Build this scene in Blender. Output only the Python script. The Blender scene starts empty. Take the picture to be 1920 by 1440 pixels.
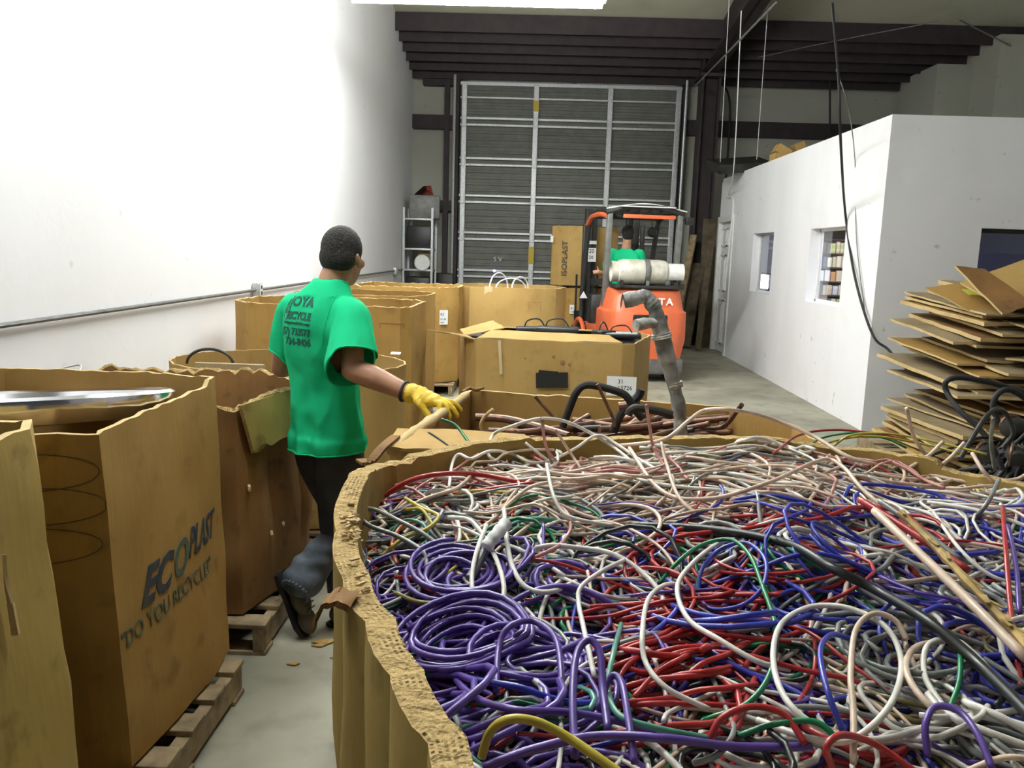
import bpy, bmesh, math, random
import numpy as np
from mathutils import Vector, Matrix, noise
from mathutils.bvhtree import BVHTree

random.seed(7)
SC = bpy.context.scene
COL = SC.collection
PI = math.pi

# ------------------------------------------------------------------ camera
F = 1550.0
CH = 1.62
Yc = Vector(((1000-960)/F, (720-472)/F, -1)).normalized()
Uc = -Vector(((666-960)/F, (720-10350)/F, -1)).normalized()
Uc = (Uc - Yc*Uc.dot(Yc)).normalized()
Xc = Yc.cross(Uc)
RM = Matrix((Xc, Yc, Uc))
cam_d = bpy.data.cameras.new('camera'); cam = bpy.data.objects.new('camera', cam_d); COL.objects.link(cam)
cam_d.sensor_fit = 'HORIZONTAL'; cam_d.sensor_width = 36.0; cam_d.lens = 36.0*F/1920
cam_d.clip_start = 0.05; cam_d.clip_end = 100
cam.matrix_world = Matrix.Translation((0, 0, CH)) @ RM.to_4x4()
SC.camera = cam
O = Vector((0, 0, CH))
def ray(px, py): return RM @ Vector(((px-960)/F, (720-py)/F, -1))
def hz(px, py, z): d = ray(px, py); return O + d*((z-CH)/d.z)
def hy(px, py, y): d = ray(px, py); return O + d*(y/d.y)
def hx(px, py, x): d = ray(px, py); return O + d*(x/d.x)
def pj(p): c = RM.transposed() @ (Vector(p)-O); return (960+F*c.x/-c.z, 720-F*c.y/-c.z)

# ------------------------------------------------------------------ world, exposure, lights
SC.view_settings.view_transform = 'Standard'; SC.view_settings.look = 'None'
SC.view_settings.gamma = 1.0; SC.view_settings.use_curve_mapping = False
SC.view_settings.exposure = 1.35
w = bpy.data.worlds.new('world'); SC.world = w; w.use_nodes = True
w.node_tree.nodes['Background'].inputs[0].default_value = (0.62, 0.66, 0.75, 1)
w.node_tree.nodes['Background'].inputs[1].default_value = 0.03
def area(name, loc, sx, sy, power, color=(0.97, 1.0, 0.98), spread=150, rot=(0, 0, 0)):
    l = bpy.data.lights.new(name, 'AREA'); l.shape = 'RECTANGLE'; l.size = sx; l.size_y = sy
    l.energy = power; l.color = color; l.spread = math.radians(spread)
    o = bpy.data.objects.new(name, l); o.location = loc; o.rotation_euler = rot; COL.objects.link(o)
    return o
# tube fixtures (bare strips, the tubes themselves give the light): place, radiance
LAMPS = [((-0.62, 8.3, 3.97), 135), ((-0.9, 2.6, 4.1), 66), ((-0.6, 5.5, 4.2), 45), ((6.0, 5.0, 4.3), 5)]  # middle strip of the aisle is an unseen addition, brightens left wall and office
area('office_light', (4.4, 9.4, 2.75), 1.2, 0.3, 30)
area('office_light', (4.6, 12.4, 2.75), 1.2, 0.3, 5)

# ------------------------------------------------------------------ materials
def new_mat(name):
    m = bpy.data.materials.new(name); m.use_nodes = True
    nt = m.node_tree; return m, nt, nt.nodes['Principled BSDF']
def N(nt, t, **kw):
    n = nt.nodes.new(t)
    for k, v in kw.items(): setattr(n, k, v)
    return n
def c4(c): return (c[0], c[1], c[2], 1)
def mix_rgb(nt, fac, a, b, mode='MIX'):
    m = N(nt, 'ShaderNodeMix', data_type='RGBA', blend_type=mode)
    for s, v in ((m.inputs[0], fac), (m.inputs[6], a), (m.inputs[7], b)):
        if isinstance(v, bpy.types.NodeSocket): nt.links.new(v, s)
        elif isinstance(v, (int, float)): s.default_value = v
        else: s.default_value = c4(v)
    return m.outputs[2]
def noise_ramp(nt, scale, lo, hi, detail=5, vec=None, stretch=None, coord='Object'):
    tc = N(nt, 'ShaderNodeTexCoord')
    n = N(nt, 'ShaderNodeTexNoise'); n.inputs['Scale'].default_value = scale; n.inputs['Detail'].default_value = detail
    src = tc.outputs[coord]
    if stretch:
        mp = N(nt, 'ShaderNodeMapping'); mp.inputs['Scale'].default_value = stretch
        nt.links.new(src, mp.inputs[0]); src = mp.outputs[0]
    nt.links.new(src, n.inputs['Vector'])
    r = N(nt, 'ShaderNodeMapRange'); r.inputs[1].default_value = lo; r.inputs[2].default_value = hi
    nt.links.new(n.outputs[0], r.inputs[0])
    return r.outputs[0]
def bump(nt, b, sock, strength, dist=0.01):
    bp = N(nt, 'ShaderNodeBump'); bp.inputs['Strength'].default_value = strength; bp.inputs['Distance'].default_value = dist
    nt.links.new(sock, bp.inputs['Height']); nt.links.new(bp.outputs[0], b.inputs['Normal'])
def plain(name, col, rough=0.6, metal=0.0, var=0.0, scale=20, bmp=0.0, spec=0.5, col2=None):
    m, nt, b = new_mat(name)
    b.inputs['Roughness'].default_value = rough; b.inputs['Metallic'].default_value = metal
    b.inputs['Specular IOR Level'].default_value = spec
    if var > 0 or col2:
        c2 = col2 or tuple(max(0, c*(1-var)) for c in col)
        f = noise_ramp(nt, scale, 0.35, 0.68)
        nt.links.new(mix_rgb(nt, f, col, c2), b.inputs['Base Color'])
        if bmp: bump(nt, b, f, bmp)
    else: b.inputs['Base Color'].default_value = c4(col)
    return m
def emis(name, col, s):
    m, nt, b = new_mat(name)
    b.inputs['Base Color'].default_value = c4(col); b.inputs['Emission Color'].default_value = c4(col)
    b.inputs['Emission Strength'].default_value = s
    return m
def cardboard(name, col, dark, stain=0.35, rough=0.85):
    m, nt, b = new_mat(name)
    f1 = noise_ramp(nt, 2.3, 0.42, 0.72, 6)
    f2 = noise_ramp(nt, 60, 0.3, 0.7, 3, stretch=(1, 1, 0.12))
    f3 = noise_ramp(nt, 9, 0.58, 0.75, 8)
    a = mix_rgb(nt, f1, col, dark)
    a2 = mix_rgb(nt, f2, a, tuple(c*0.86 for c in col)) if False else mix_rgb(nt, 0.18, a, mix_rgb(nt, f2, dark, col))
    mm = N(nt, 'ShaderNodeMath', operation='MULTIPLY'); nt.links.new(f3, mm.inputs[0]); mm.inputs[1].default_value = stain
    a3 = mix_rgb(nt, mm.outputs[0], a2, tuple(c*0.4 for c in dark))
    nt.links.new(a3, b.inputs['Base Color']); b.inputs['Roughness'].default_value = rough
    b.inputs['Specular IOR Level'].default_value = 0.25
    bump(nt, b, f2, 0.12, 0.004)
    return m
def corrugated_rim(name, col):
    # cut edge of multi-wall board: rows of dark flute holes between liners
    m, nt, b = new_mat(name)
    tc = N(nt, 'ShaderNodeTexCoord')
    mp = N(nt, 'ShaderNodeMapping'); mp.inputs['Scale'].default_value = (1, 1, 1)
    nt.links.new(tc.outputs['UV'], mp.inputs[0])
    br = N(nt, 'ShaderNodeTexBrick'); br.inputs['Scale'].default_value = 1.0
    br.inputs['Brick Width'].default_value = 0.0085; br.inputs['Row Height'].default_value = 0.0075
    br.inputs['Mortar Size'].default_value = 0.0026; br.inputs['Mortar Smooth'].default_value = 0.6
    br.inputs['Color1'].default_value = (0.07, 0.045, 0.02, 1); br.inputs['Color2'].default_value = c4(tuple(c*0.75 for c in col))
    br.inputs['Mortar'].default_value = c4(col)
    nt.links.new(mp.outputs[0], br.inputs['Vector'])
    f = noise_ramp(nt, 16, 0.40, 0.56, 5)
    nt.links.new(mix_rgb(nt, f, br.outputs['Color'], col), b.inputs['Base Color'])
    b.inputs['Roughness'].default_value = 0.95; b.inputs['Specular IOR Level'].default_value = 0.1
    f2 = noise_ramp(nt, 70, 0.3, 0.7, 4); bump(nt, b, f2, 0.7, 0.01)
    return m
def wall_paint(name, col, dirt, amt=0.5, panels=False):
    m, nt, b = new_mat(name)
    f1 = noise_ramp(nt, 1.1, 0.55, 0.8, 7)
    f2 = noise_ramp(nt, 7.5, 0.69, 0.74, 8)
    f3 = noise_ramp(nt, 1.4, 0.45, 0.8, 4, stretch=(1, 1, 0.25))
    mm = N(nt, 'ShaderNodeMath', operation='MULTIPLY'); nt.links.new(f1, mm.inputs[0]); mm.inputs[1].default_value = amt*0.6
    a = mix_rgb(nt, mm.outputs[0], col, dirt)
    m2 = N(nt, 'ShaderNodeMath', operation='MULTIPLY'); nt.links.new(f2, m2.inputs[0]); m2.inputs[1].default_value = amt
    a = mix_rgb(nt, m2.outputs[0], a, tuple(c*0.5 for c in dirt))
    m3 = N(nt, 'ShaderNodeMath', operation='MULTIPLY'); nt.links.new(f3, m3.inputs[0]); m3.inputs[1].default_value = amt*0.4
    a = mix_rgb(nt, m3.outputs[0], a, dirt)
    nt.links.new(a, b.inputs['Base Color']); b.inputs['Roughness'].default_value = 0.8
    b.inputs['Specular IOR Level'].default_value = 0.2
    bump(nt, b, noise_ramp(nt, 14, 0.3, 0.7), 0.08)
    return m
def concrete():
    m, nt, b = new_mat('concrete')
    f1 = noise_ramp(nt, 1.3, 0.38, 0.7, 8); f2 = noise_ramp(nt, 6, 0.5, 0.75, 8); f3 = noise_ramp(nt, 2.2, 0.6, 0.66, 4)
    a = mix_rgb(nt, f1, (0.36, 0.35, 0.27), (0.22, 0.21, 0.16))
    mm = N(nt, 'ShaderNodeMath', operation='MULTIPLY'); nt.links.new(f2, mm.inputs[0]); mm.inputs[1].default_value = 0.5
    a = mix_rgb(nt, mm.outputs[0], a, (0.13, 0.125, 0.10))
    m3 = N(nt, 'ShaderNodeMath', operation='MULTIPLY'); nt.links.new(f3, m3.inputs[0]); m3.inputs[1].default_value = 0.35
    a = mix_rgb(nt, m3.outputs[0], a, (0.10, 0.095, 0.085))
    nt.links.new(a, b.inputs['Base Color']); b.inputs['Roughness'].default_value = 0.62
    bump(nt, b, f2, 0.15)
    return m
M = {}
M['card'] = cardboard('cardboard', (0.39, 0.235, 0.068), (0.28, 0.155, 0.042), 0.5)
M['card_light'] = cardboard('cardboard_light', (0.43, 0.28, 0.098), (0.34, 0.21, 0.07), 0.3)
M['card_yellow'] = cardboard('cardboard_yellowish', (0.40, 0.28, 0.085), (0.27, 0.18, 0.05), 0.6)
M['card_dark'] = cardboard('cardboard_dark', (0.27, 0.14, 0.045), (0.16, 0.085, 0.035), 0.7)
M['card_grey'] = cardboard('cardboard_greyish', (0.32, 0.25, 0.145), (0.19, 0.145, 0.08), 0.6)
M['rim'] = corrugated_rim('corrugated_edge', (0.47, 0.335, 0.15))
M['rim_plain'] = cardboard('cardboard_edge', (0.56, 0.42, 0.21), (0.42, 0.3, 0.13), 0.3)
M['white_wall'] = wall_paint('white_painted_wall', (0.9, 0.9, 0.92), (0.55, 0.53, 0.5), 0.2)
M['office_wall'] = wall_paint('white_office_wall', (0.86, 0.86, 0.89), (0.45, 0.42, 0.4), 0.4)
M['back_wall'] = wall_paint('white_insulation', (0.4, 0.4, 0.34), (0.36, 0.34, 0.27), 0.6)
M['ceiling'] = wall_paint('roof_insulation', (0.5, 0.49, 0.38), (0.3, 0.29, 0.2), 0.6)
M['steel_red'] = plain('dark_red_steel', (0.036, 0.023, 0.026), 0.65, var=0.4, scale=6)
M['concrete'] = concrete()
M['galv'] = plain('galvanised_steel', (0.62, 0.63, 0.64), 0.45, 0.5, var=0.25, scale=30)
M['shutter'] = plain('shutter_steel', (0.155, 0.158, 0.135), 0.55, 0.2, var=0.25, scale=5)
M['black'] = plain('black_plastic', (0.012, 0.012, 0.013), 0.45)
M['black_rub'] = plain('black_rubber', (0.02, 0.02, 0.021), 0.7, var=0.4, scale=12)
M['dark_metal'] = plain('dark_metal', (0.05, 0.048, 0.045), 0.5, 0.4, var=0.4, scale=8)
M['grey_metal'] = plain('grey_painted_metal', (0.2, 0.2, 0.19), 0.5, 0.2, var=0.35, scale=10)
M['orange'] = plain('orange_paint', (0.78, 0.14, 0.045), 0.42, 0.0, col2=(0.62, 0.15, 0.06), scale=5)
M['tank'] = plain('tank_paint', (0.68, 0.66, 0.58), 0.4, 0.1, col2=(0.46, 0.44, 0.36), scale=9)
M['white'] = plain('white_paint', (0.8, 0.8, 0.78), 0.5, var=0.1)
M['paper'] = plain('white_paper', (0.8, 0.8, 0.8), 0.7, var=0.06)
M['ink'] = plain('black_ink', (0.02, 0.022, 0.03), 0.7, var=0.2)
M['ink_blue'] = plain('dark_blue_ink', (0.018, 0.03, 0.05), 0.75, col2=(0.06, 0.06, 0.05), scale=18)
M['ink_teal'] = plain('teal_ink', (0.05, 0.12, 0.1), 0.75, col2=(0.14, 0.13, 0.06), scale=18)
M['ink_faint'] = plain('faded_ink', (0.12, 0.085, 0.04), 0.8, var=0.4)
M['wood'] = plain('pallet_wood', (0.33, 0.25, 0.14), 0.85, col2=(0.17, 0.12, 0.07), scale=14, bmp=0.3)
M['wood_dark'] = plain('dark_plank', (0.13, 0.1, 0.06), 0.85, var=0.5, scale=8)
M['chrome'] = plain('bright_steel', (0.75, 0.75, 0.8), 0.16, 1.0)
M['copper'] = plain('tarnished_copper', (0.26, 0.13, 0.08), 0.5, 0.55, col2=(0.1, 0.07, 0.055), scale=25)
M['skin'] = plain('skin', (0.46, 0.24, 0.145), 0.5, col2=(0.33, 0.155, 0.085), scale=12)
M['skin2'] = plain('skin_dark', (0.3, 0.145, 0.08), 0.55, var=0.2)
M['hair'] = plain('black_hair', (0.018, 0.015, 0.013), 0.75, var=0.5, scale=160, bmp=0.6)
M['shirt'] = plain('green_cotton', (0.015, 0.53, 0.235), 0.8, spec=0.1, col2=(0.01, 0.48, 0.205), scale=7, bmp=0.12)
M['print'] = plain('shirt_print', (0.008, 0.1, 0.07), 0.8)
M['denim'] = plain('dark_denim', (0.028, 0.032, 0.045), 0.85, col2=(0.05, 0.055, 0.07), scale=9, bmp=0.2)
M['denim_worn'] = plain('dusty_denim', (0.11, 0.13, 0.16), 0.9, col2=(0.06, 0.075, 0.1), scale=9, bmp=0.3)
M['boot'] = plain('dusty_boot_leather', (0.10, 0.085, 0.06), 0.75, col2=(0.13, 0.11, 0.08), scale=14, bmp=0.2)
M['glove'] = plain('yellow_leather', (0.80, 0.56, 0.035), 0.6, col2=(0.62, 0.42, 0.03), scale=14, bmp=0.35)
M['tape'] = plain('clear_tape', (0.62, 0.5, 0.32), 0.25, spec=0.8)
M['wrap'] = plain('dirty_foam_wrap', (0.42, 0.43, 0.42), 0.5, col2=(0.10, 0.105, 0.10), scale=14, bmp=0.4)
M['wrap_light'] = plain('pale_foam_wrap', (0.62, 0.62, 0.56), 0.5, col2=(0.3, 0.3, 0.27), scale=30, bmp=0.4)
M['yellow_tape'] = plain('yellow_tape', (0.55, 0.4, 0.03), 0.5)
M['screen'] = emis('monitor_screen', (0.75, 0.75, 1.0), 6)
M['led'] = emis('daylight_pinhole', (0.5, 0.45, 1.0), 8)
m, nt, b = new_mat('window_glass'); b.inputs['Base Color'].default_value = (0.8, 0.82, 0.9, 1); b.inputs['Roughness'].default_value = 0.03
b.inputs['Transmission Weight'].default_value = 1.0; b.inputs['IOR'].default_value = 1.45
M['glass'] = m

# ------------------------------------------------------------------ mesh helpers
def tag(o, label=None, cat=None, group=None, kind=None):
    if label: o['label'] = label
    if cat: o['category'] = cat
    if group: o['group'] = group
    if kind: o['kind'] = kind
    return o
def thing(name, label, cat, loc=(0, 0, 0), rz=0, group=None):
    o = bpy.data.objects.new(name, None); COL.objects.link(o); o.empty_display_size = 0.1
    o.location = loc; o.rotation_euler = (0, 0, rz)
    bpy.context.view_layer.update() if False else None
    return tag(o, label, cat, group)
def link_mesh(name, me, mats, parent=None, smooth=True, angle=30):
    for m in (mats if isinstance(mats, (list, tuple)) else [mats]): me.materials.append(M[m] if isinstance(m, str) else m)
    if smooth:
        me.polygons.foreach_set('use_smooth', [True]*len(me.polygons))
        me.update()
        if angle: me.set_sharp_from_angle(angle=math.radians(angle))
    o = bpy.data.objects.new(name, me); COL.objects.link(o)
    if parent:
        o.parent = parent
    return o
class MB:
    """collects shapes, builds ONE mesh object.  Points are in the parent's space (or world)."""
    def __init__(s): s.v = []; s.f = []; s.m = []; s.uv = {}
    def add(s, vs, fs, mi=0):
        b = len(s.v); s.v += [tuple(v) for v in vs]; s.f += [tuple(i+b for i in f) for f in fs]; s.m += [mi]*len(fs); return s
    def box(s, c, d, R=None, mi=0, bev=0.0):
        x, y, z = d[0]/2, d[1]/2, d[2]/2; c = Vector(c)
        if bev > 0:
            bm = bmesh.new(); bmesh.ops.create_cube(bm, size=1)
            for v in bm.verts: v.co = Vector((v.co.x*2*x, v.co.y*2*y, v.co.z*2*z))
            bmesh.ops.bevel(bm, geom=bm.edges[:], offset=bev, segments=2, affect='EDGES', profile=0.5)
            bm.verts.index_update()
            vs = [c + (R @ v.co if R else v.co) for v in bm.verts]; fs = [[v.index for v in f.verts] for f in bm.faces]
            bm.free(); return s.add(vs, fs, mi)
        vs = [Vector((i, j, k)) for i in (-x, x) for j in (-y, y) for k in (-z, z)]
        vs = [c + (R @ v if R else v) for v in vs]
        return s.add(vs, [(0, 1, 3, 2), (4, 6, 7, 5), (0, 4, 5, 1), (2, 3, 7, 6), (0, 2, 6, 4), (1, 5, 7, 3)], mi)
    def mm(s, x0, x1, y0, y1, z0, z1, mi=0, bev=0):
        return s.box(((x0+x1)/2, (y0+y1)/2, (z0+z1)/2), (abs(x1-x0), abs(y1-y0), abs(z1-z0)), None, mi, bev)
    def bar(s, p, q, w, h, mi=0, up=(0, 0, 1), bev=0):
        p = Vector(p); q = Vector(q); d = q-p; L = d.length; d.normalize(); u = Vector(up)
        if abs(d.dot(u)) > 0.99: u = Vector((1, 0, 0))
        sx = d.cross(u).normalized(); u = sx.cross(d)
        R = Matrix((sx, d, u)).transposed()
        return s.box((p+q)/2, (w, L, h), R, mi, bev)
    def tube(s, pts, r, n=8, mi=0, closed=False, cap=True):
        vs, fs = tube_geo([Vector(p) for p in pts], r, n, closed, cap); return s.add(vs, fs, mi)
    def lathe(s, prof, c=(0, 0, 0), axis=(0, 0, 1), n=24, mi=0, cap=True):
        a = Vector(axis).normalized(); u = a.orthogonal().normalized(); w_ = a.cross(u); c = Vector(c)
        vs = []; fs = []
        for (r, h) in prof:
            for k in range(n):
                t = 2*PI*k/n; vs.append(c + a*h + (u*math.cos(t)+w_*math.sin(t))*r)
        for i in range(len(prof)-1):
            for k in range(n): fs.append((i*n+k, i*n+(k+1) % n, (i+1)*n+(k+1) % n, (i+1)*n+k))
        if cap:
            fs.append(tuple(range(n-1, -1, -1))); fs.append(tuple((len(prof)-1)*n+k for k in range(n)))
        return s.add(vs, fs, mi)
    def prism(s, poly, z0, z1, mi=0, T=None):
        n = len(poly); vs = [Vector((p[0], p[1], z0)) for p in poly]+[Vector((p[0], p[1], z1)) for p in poly]
        if T: vs = [T @ v for v in vs]
        fs = [tuple(range(n-1, -1, -1)), tuple(range(n, 2*n))]+[(i, (i+1) % n, n+(i+1) % n, n+i) for i in range(n)]
        return s.add(vs, fs, mi)
    def sphere(s, c, r, mi=0, n=16, R=None):
        c = Vector(c); r = (r, r, r) if isinstance(r, (int, float)) else r; m_ = n//2; vs = []; fs = []
        for i in range(1, m_):
            a = PI*i/m_
            for k in range(n):
                b_ = 2*PI*k/n; v = Vector((r[0]*math.sin(a)*math.cos(b_), r[1]*math.sin(a)*math.sin(b_), r[2]*math.cos(a)))
                vs.append(c + (R @ v if R else v))
        t = Vector((0, 0, r[2])); vs.append(c + (R @ t if R else t)); vs.append(c - (R @ t if R else t))
        T = len(vs)-2
        for i in range(m_-2):
            for k in range(n): fs.append((i*n+k, (i+1)*n+k, (i+1)*n+(k+1) % n, i*n+(k+1) % n))
        for k in range(n):
            fs.append((T, k, (k+1) % n)); fs.append((T+1, (m_-2)*n+(k+1) % n, (m_-2)*n+k))
        return s.add(vs, fs, mi)
    def mesh(s):
        me = bpy.data.meshes.new('m'); me.from_pydata(s.v, [], s.f); me.polygons.foreach_set('material_index', s.m); me.update(); return me
    def build(s, name, mats, parent=None, smooth=True, angle=30):
        return link_mesh(name, s.mesh(), mats, parent, smooth, angle)
def tube_geo(P, r, n=8, closed=False, cap=True):
    m_ = len(P); vs = []; fs = []; up = None
    for i in range(m_):
        if closed: t = P[(i+1) % m_]-P[i-1]
        else: t = P[min(i+1, m_-1)]-P[max(i-1, 0)]
        if t.length < 1e-9: t = Vector((1, 0, 0))
        t.normalize()
        if up is None: up = t.orthogonal().normalized()
        up = up - t*up.dot(t)
        up = up.normalized() if up.length > 1e-6 else t.orthogonal().normalized()
        w_ = t.cross(up); rr = r[i] if isinstance(r, (list, tuple)) else r
        for k in range(n):
            a = 2*PI*k/n; vs.append(P[i] + (up*math.cos(a)+w_*math.sin(a))*rr)
    for i in range(m_ if closed else m_-1):
        j = (i+1) % m_
        for k in range(n): fs.append((i*n+k, i*n+(k+1) % n, j*n+(k+1) % n, j*n+k))
    if cap and not closed:
        fs.append(tuple(range(n-1, -1, -1))); fs.append(tuple((m_-1)*n+k for k in range(n)))
    return vs, fs
def spline(pts, n=10):
    """Catmull-Rom through pts"""
    P = [Vector(p) for p in pts]; P = [P[0]*2-P[1]]+P+[P[-1]*2-P[-2]]; out = []
    for i in range(1, len(P)-2):
        for k in range(n):
            t = k/n; a, b_, c, d = P[i-1], P[i], P[i+1], P[i+2]
            out.append(0.5*((2*b_)+(c-a)*t+(2*a-5*b_+4*c-d)*t*t+(3*b_-a-3*c+d)*t**3))
    out.append(P[-2]); return out
def remesh(mb, voxel, smooth_it=4):
    me = mb.mesh(); o = bpy.data.objects.new('tmp', me); COL.objects.link(o)
    r = o.modifiers.new('r', 'REMESH'); r.mode = 'VOXEL'; r.voxel_size = voxel
    if smooth_it:
        s_ = o.modifiers.new('s', 'SMOOTH'); s_.iterations = smooth_it; s_.factor = 0.5
    bpy.context.view_layer.update()
    dg = bpy.context.evaluated_depsgraph_get()
    out = bpy.data.meshes.new_from_object(o.evaluated_get(dg))
    bpy.data.objects.remove(o); bpy.data.meshes.remove(me); out.materials.clear()
    return out
def limb(mb, pts, rad, n=14, sub=5):
    """rounded tapering limb through joints"""
    k = len(pts); idx = spline([(i, rad[i], 0) for i in range(k)], sub) if k > 1 else None
    P = spline(pts, sub); R_ = [max(1e-3, v.y) for v in idx]
    d0 = (P[0]-P[1]).normalized(); d1 = (P[-1]-P[-2]).normalized()
    pre = [(P[0]+d0*R_[0]*math.sin(a), R_[0]*math.cos(a)) for a in (1.45, 1.1, 0.7, 0.35)]
    post = [(P[-1]+d1*R_[-1]*math.sin(a), R_[-1]*math.cos(a)) for a in (0.35, 0.7, 1.1, 1.45)]
    allp = [p for p, _ in pre]+P+[p for p, _ in post]; allr = [r for _, r in pre]+R_+[r for _, r in post]
    mb.tube(allp, allr, n)
def bvh_of(o):
    me = o.data; return BVHTree.FromPolygons([v.co.copy() for v in me.vertices], [tuple(p.vertices) for p in me.polygons])
def text(s, size, loc, xd, up, mat, parent=None, name='lettering', bold=0.0, shear=0.0, align='LEFT', depth=0.0012, bvh=None, lift=0.002, sx=1.0, space=1.0):
    cu = bpy.data.curves.new('t', 'FONT'); cu.body = s; cu.size = size; cu.offset = bold; cu.shear = shear
    cu.align_x = align; cu.extrude = depth; cu.space_character = space; cu.resolution_u = 3
    o = bpy.data.objects.new('t', cu); COL.objects.link(o); bpy.context.view_layer.update()
    me = bpy.data.meshes.new_from_object(o.evaluated_get(bpy.context.evaluated_depsgraph_get()))
    bpy.data.objects.remove(o); bpy.data.curves.remove(cu)
    xd = Vector(xd).normalized(); up = Vector(up).normalized(); nn = xd.cross(up); loc = Vector(loc)
    if bvh:
        bm = bmesh.new(); bm.from_mesh(me)
        bmesh.ops.triangulate(bm, faces=bm.faces[:])
        for _ in range(2):
            es = [e for e in bm.edges if e.calc_length() > size*0.22]
            if es: bmesh.ops.subdivide_edges(bm, edges=es, cuts=1)
            bmesh.ops.triangulate(bm, faces=bm.faces[:])
        bm.to_mesh(me); bm.free()
    for v in me.vertices:
        p = loc + xd*v.co.x*sx + up*v.co.y; zz = v.co.z
        if bvh:
            h = bvh.ray_cast(p + nn*0.35, -nn)
            if h[0] is not None: p = h[0]
        v.co = p + nn*(lift+zz)
    return link_mesh(name, me, [mat], parent, smooth=False)
# ------------------------------------------------------------------ parenting of world-space parts
WORLD_PARENTS = set()
def wthing(name, label, cat, loc, group=None):
    o = thing(name, label, cat, loc, 0, group); WORLD_PARENTS.add(o.name); return o
_lm = link_mesh
def link_mesh(name, me, mats, parent=None, smooth=True, angle=30):
    o = _lm(name, me, mats, parent, smooth, angle)
    if parent is not None and parent.name in WORLD_PARENTS:
        o.matrix_parent_inverse = Matrix.Translation(parent.location).inverted()
    return o
def struct(o): return tag(o, kind='structure')

# ------------------------------------------------------------------ the setting
XL = -2.42; YB = 16.7; XO = 3.24; YO = 7.94; YOE = 14.75; ZO = 2.9
def roof_z(y): return 5.08 + 0.18*(YB-y)
struct(MB().mm(-2.6, 9.2, -3, YB+.2, -0.1, 0).build('floor', 'concrete', smooth=False))
struct(MB().mm(XL-.2, XL, -3, YB+.2, 0, 9).build('wall_left', 'white_wall', smooth=False))
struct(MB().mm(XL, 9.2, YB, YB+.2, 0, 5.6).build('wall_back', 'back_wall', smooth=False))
struct(MB().mm(9.0, 9.2, -3, YB, 0, 9).build('wall_right', 'white_wall', smooth=False))
mb = MB(); mb.bar((3.4, YB+.2, roof_z(YB+.2)+.05), (3.4, -3, roof_z(-3)+.05), 12, .1)
struct(mb.build('ceiling', 'ceiling', smooth=False))
mb = MB()                                       # eave purlins, seen edge on
for i in range(6):
    y = 16.45-0.40*i; z = roof_z(y)
    mb.mm(XL, 9, y-.02, y+.02, z-.30, z-.01)
struct(mb.build('trim_1', 'steel_red', smooth=False))
mb = MB()
for i in range(5):
    y = 8.6-1.6*i; z = roof_z(y); mb.mm(XL, 9, y-.02, y+.02, z-.22, z-.01)
struct(mb.build('trim_2', 'steel_red', smooth=False))
mb = MB()                                       # rigid frame rafter following the roof
prof = [(15.7, 4.8), (11.6, 5.22), (5, 6.2), (-2.5, 7.6)]
for (ya, za), (yb, zb) in zip(prof, prof[1:]):
    for x0, x1, dz in ((2.87, 3.17, 0.04), (3.0, 3.04, None)):
        ta, tb = (za+dz, zb+dz) if dz else (roof_z(ya), roof_z(yb))
        mb.add([(x0, ya, za), (x1, ya, za), (x1, yb, zb), (x0, yb, zb), (x0, ya, ta), (x1, ya, ta), (x1, yb, tb), (x0, yb, tb)],
               [(0, 1, 2, 3), (4, 7, 6, 5), (0, 4, 5, 1), (2, 6, 7, 3), (0, 3, 7, 4), (1, 5, 6, 2)])
struct(mb.build('trim_3', 'steel_red', smooth=False))
mb = MB(); mb.mm(2.88, 2.92, 15.35, 15.7, 0, 5.2); mb.mm(2.88, 3.22, 15.5, 15.54, 0, 5.2); mb.mm(3.18, 3.22, 15.35, 15.7, 0, 5.2)
mb.mm(2.82, 3.28, 15.2, 15.85, 4.75, 4.8); mb.mm(2.9, 3.2, 15.34, 15.7, 0, .03)
struct(mb.build('trim_4', 'steel_red', smooth=False))
mb = MB()                                       # wall girts, jamb angles and door header
for z in (4.05,): mb.mm(XL, -1.55, 16.5, YB, z-.14, z+.12)
mb.mm(XL+.2, -1.5, 16.5, YB, 4.72, 4.84); mb.mm(-1.98, -1.55, 16.5, YB, 2.36, 2.56); mb.mm(-1.98, -1.55, 16.5, YB, .9, 1.15)
mb.mm(-1.80, -1.70, 16.46, 16.56, 0, 5.15); mb.mm(-1.57, -1.51, 16.4, YB, 0, 5.2); mb.mm(2.76, 2.84, 16.4, YB, 0, 5.2)
mb.mm(2.84, 9, 16.5, YB, 3.92, 4.2); mb.mm(-1.5, 2.8, 16.45, YB, 5.02, 5.2)
struct(mb.build('trim_5', 'steel_red', smooth=False))
mb = MB(); mb.mm(-1.42, .62, 16.6, YB, 4.80, 5.03); mb.mm(.72, 2.62, 16.6, YB, 4.80, 5.03)
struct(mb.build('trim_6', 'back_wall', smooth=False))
# stepped white wall piece at the upper right
mb = MB(); mb.mm(6.8, 9, 15.0, 16.5, 3.6, 5.0); mb.mm(7.4, 9, 14.2, 16.5, 3.6, 5.3)
struct(mb.build('wall_upper_right', 'back_wall', smooth=False))

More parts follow.
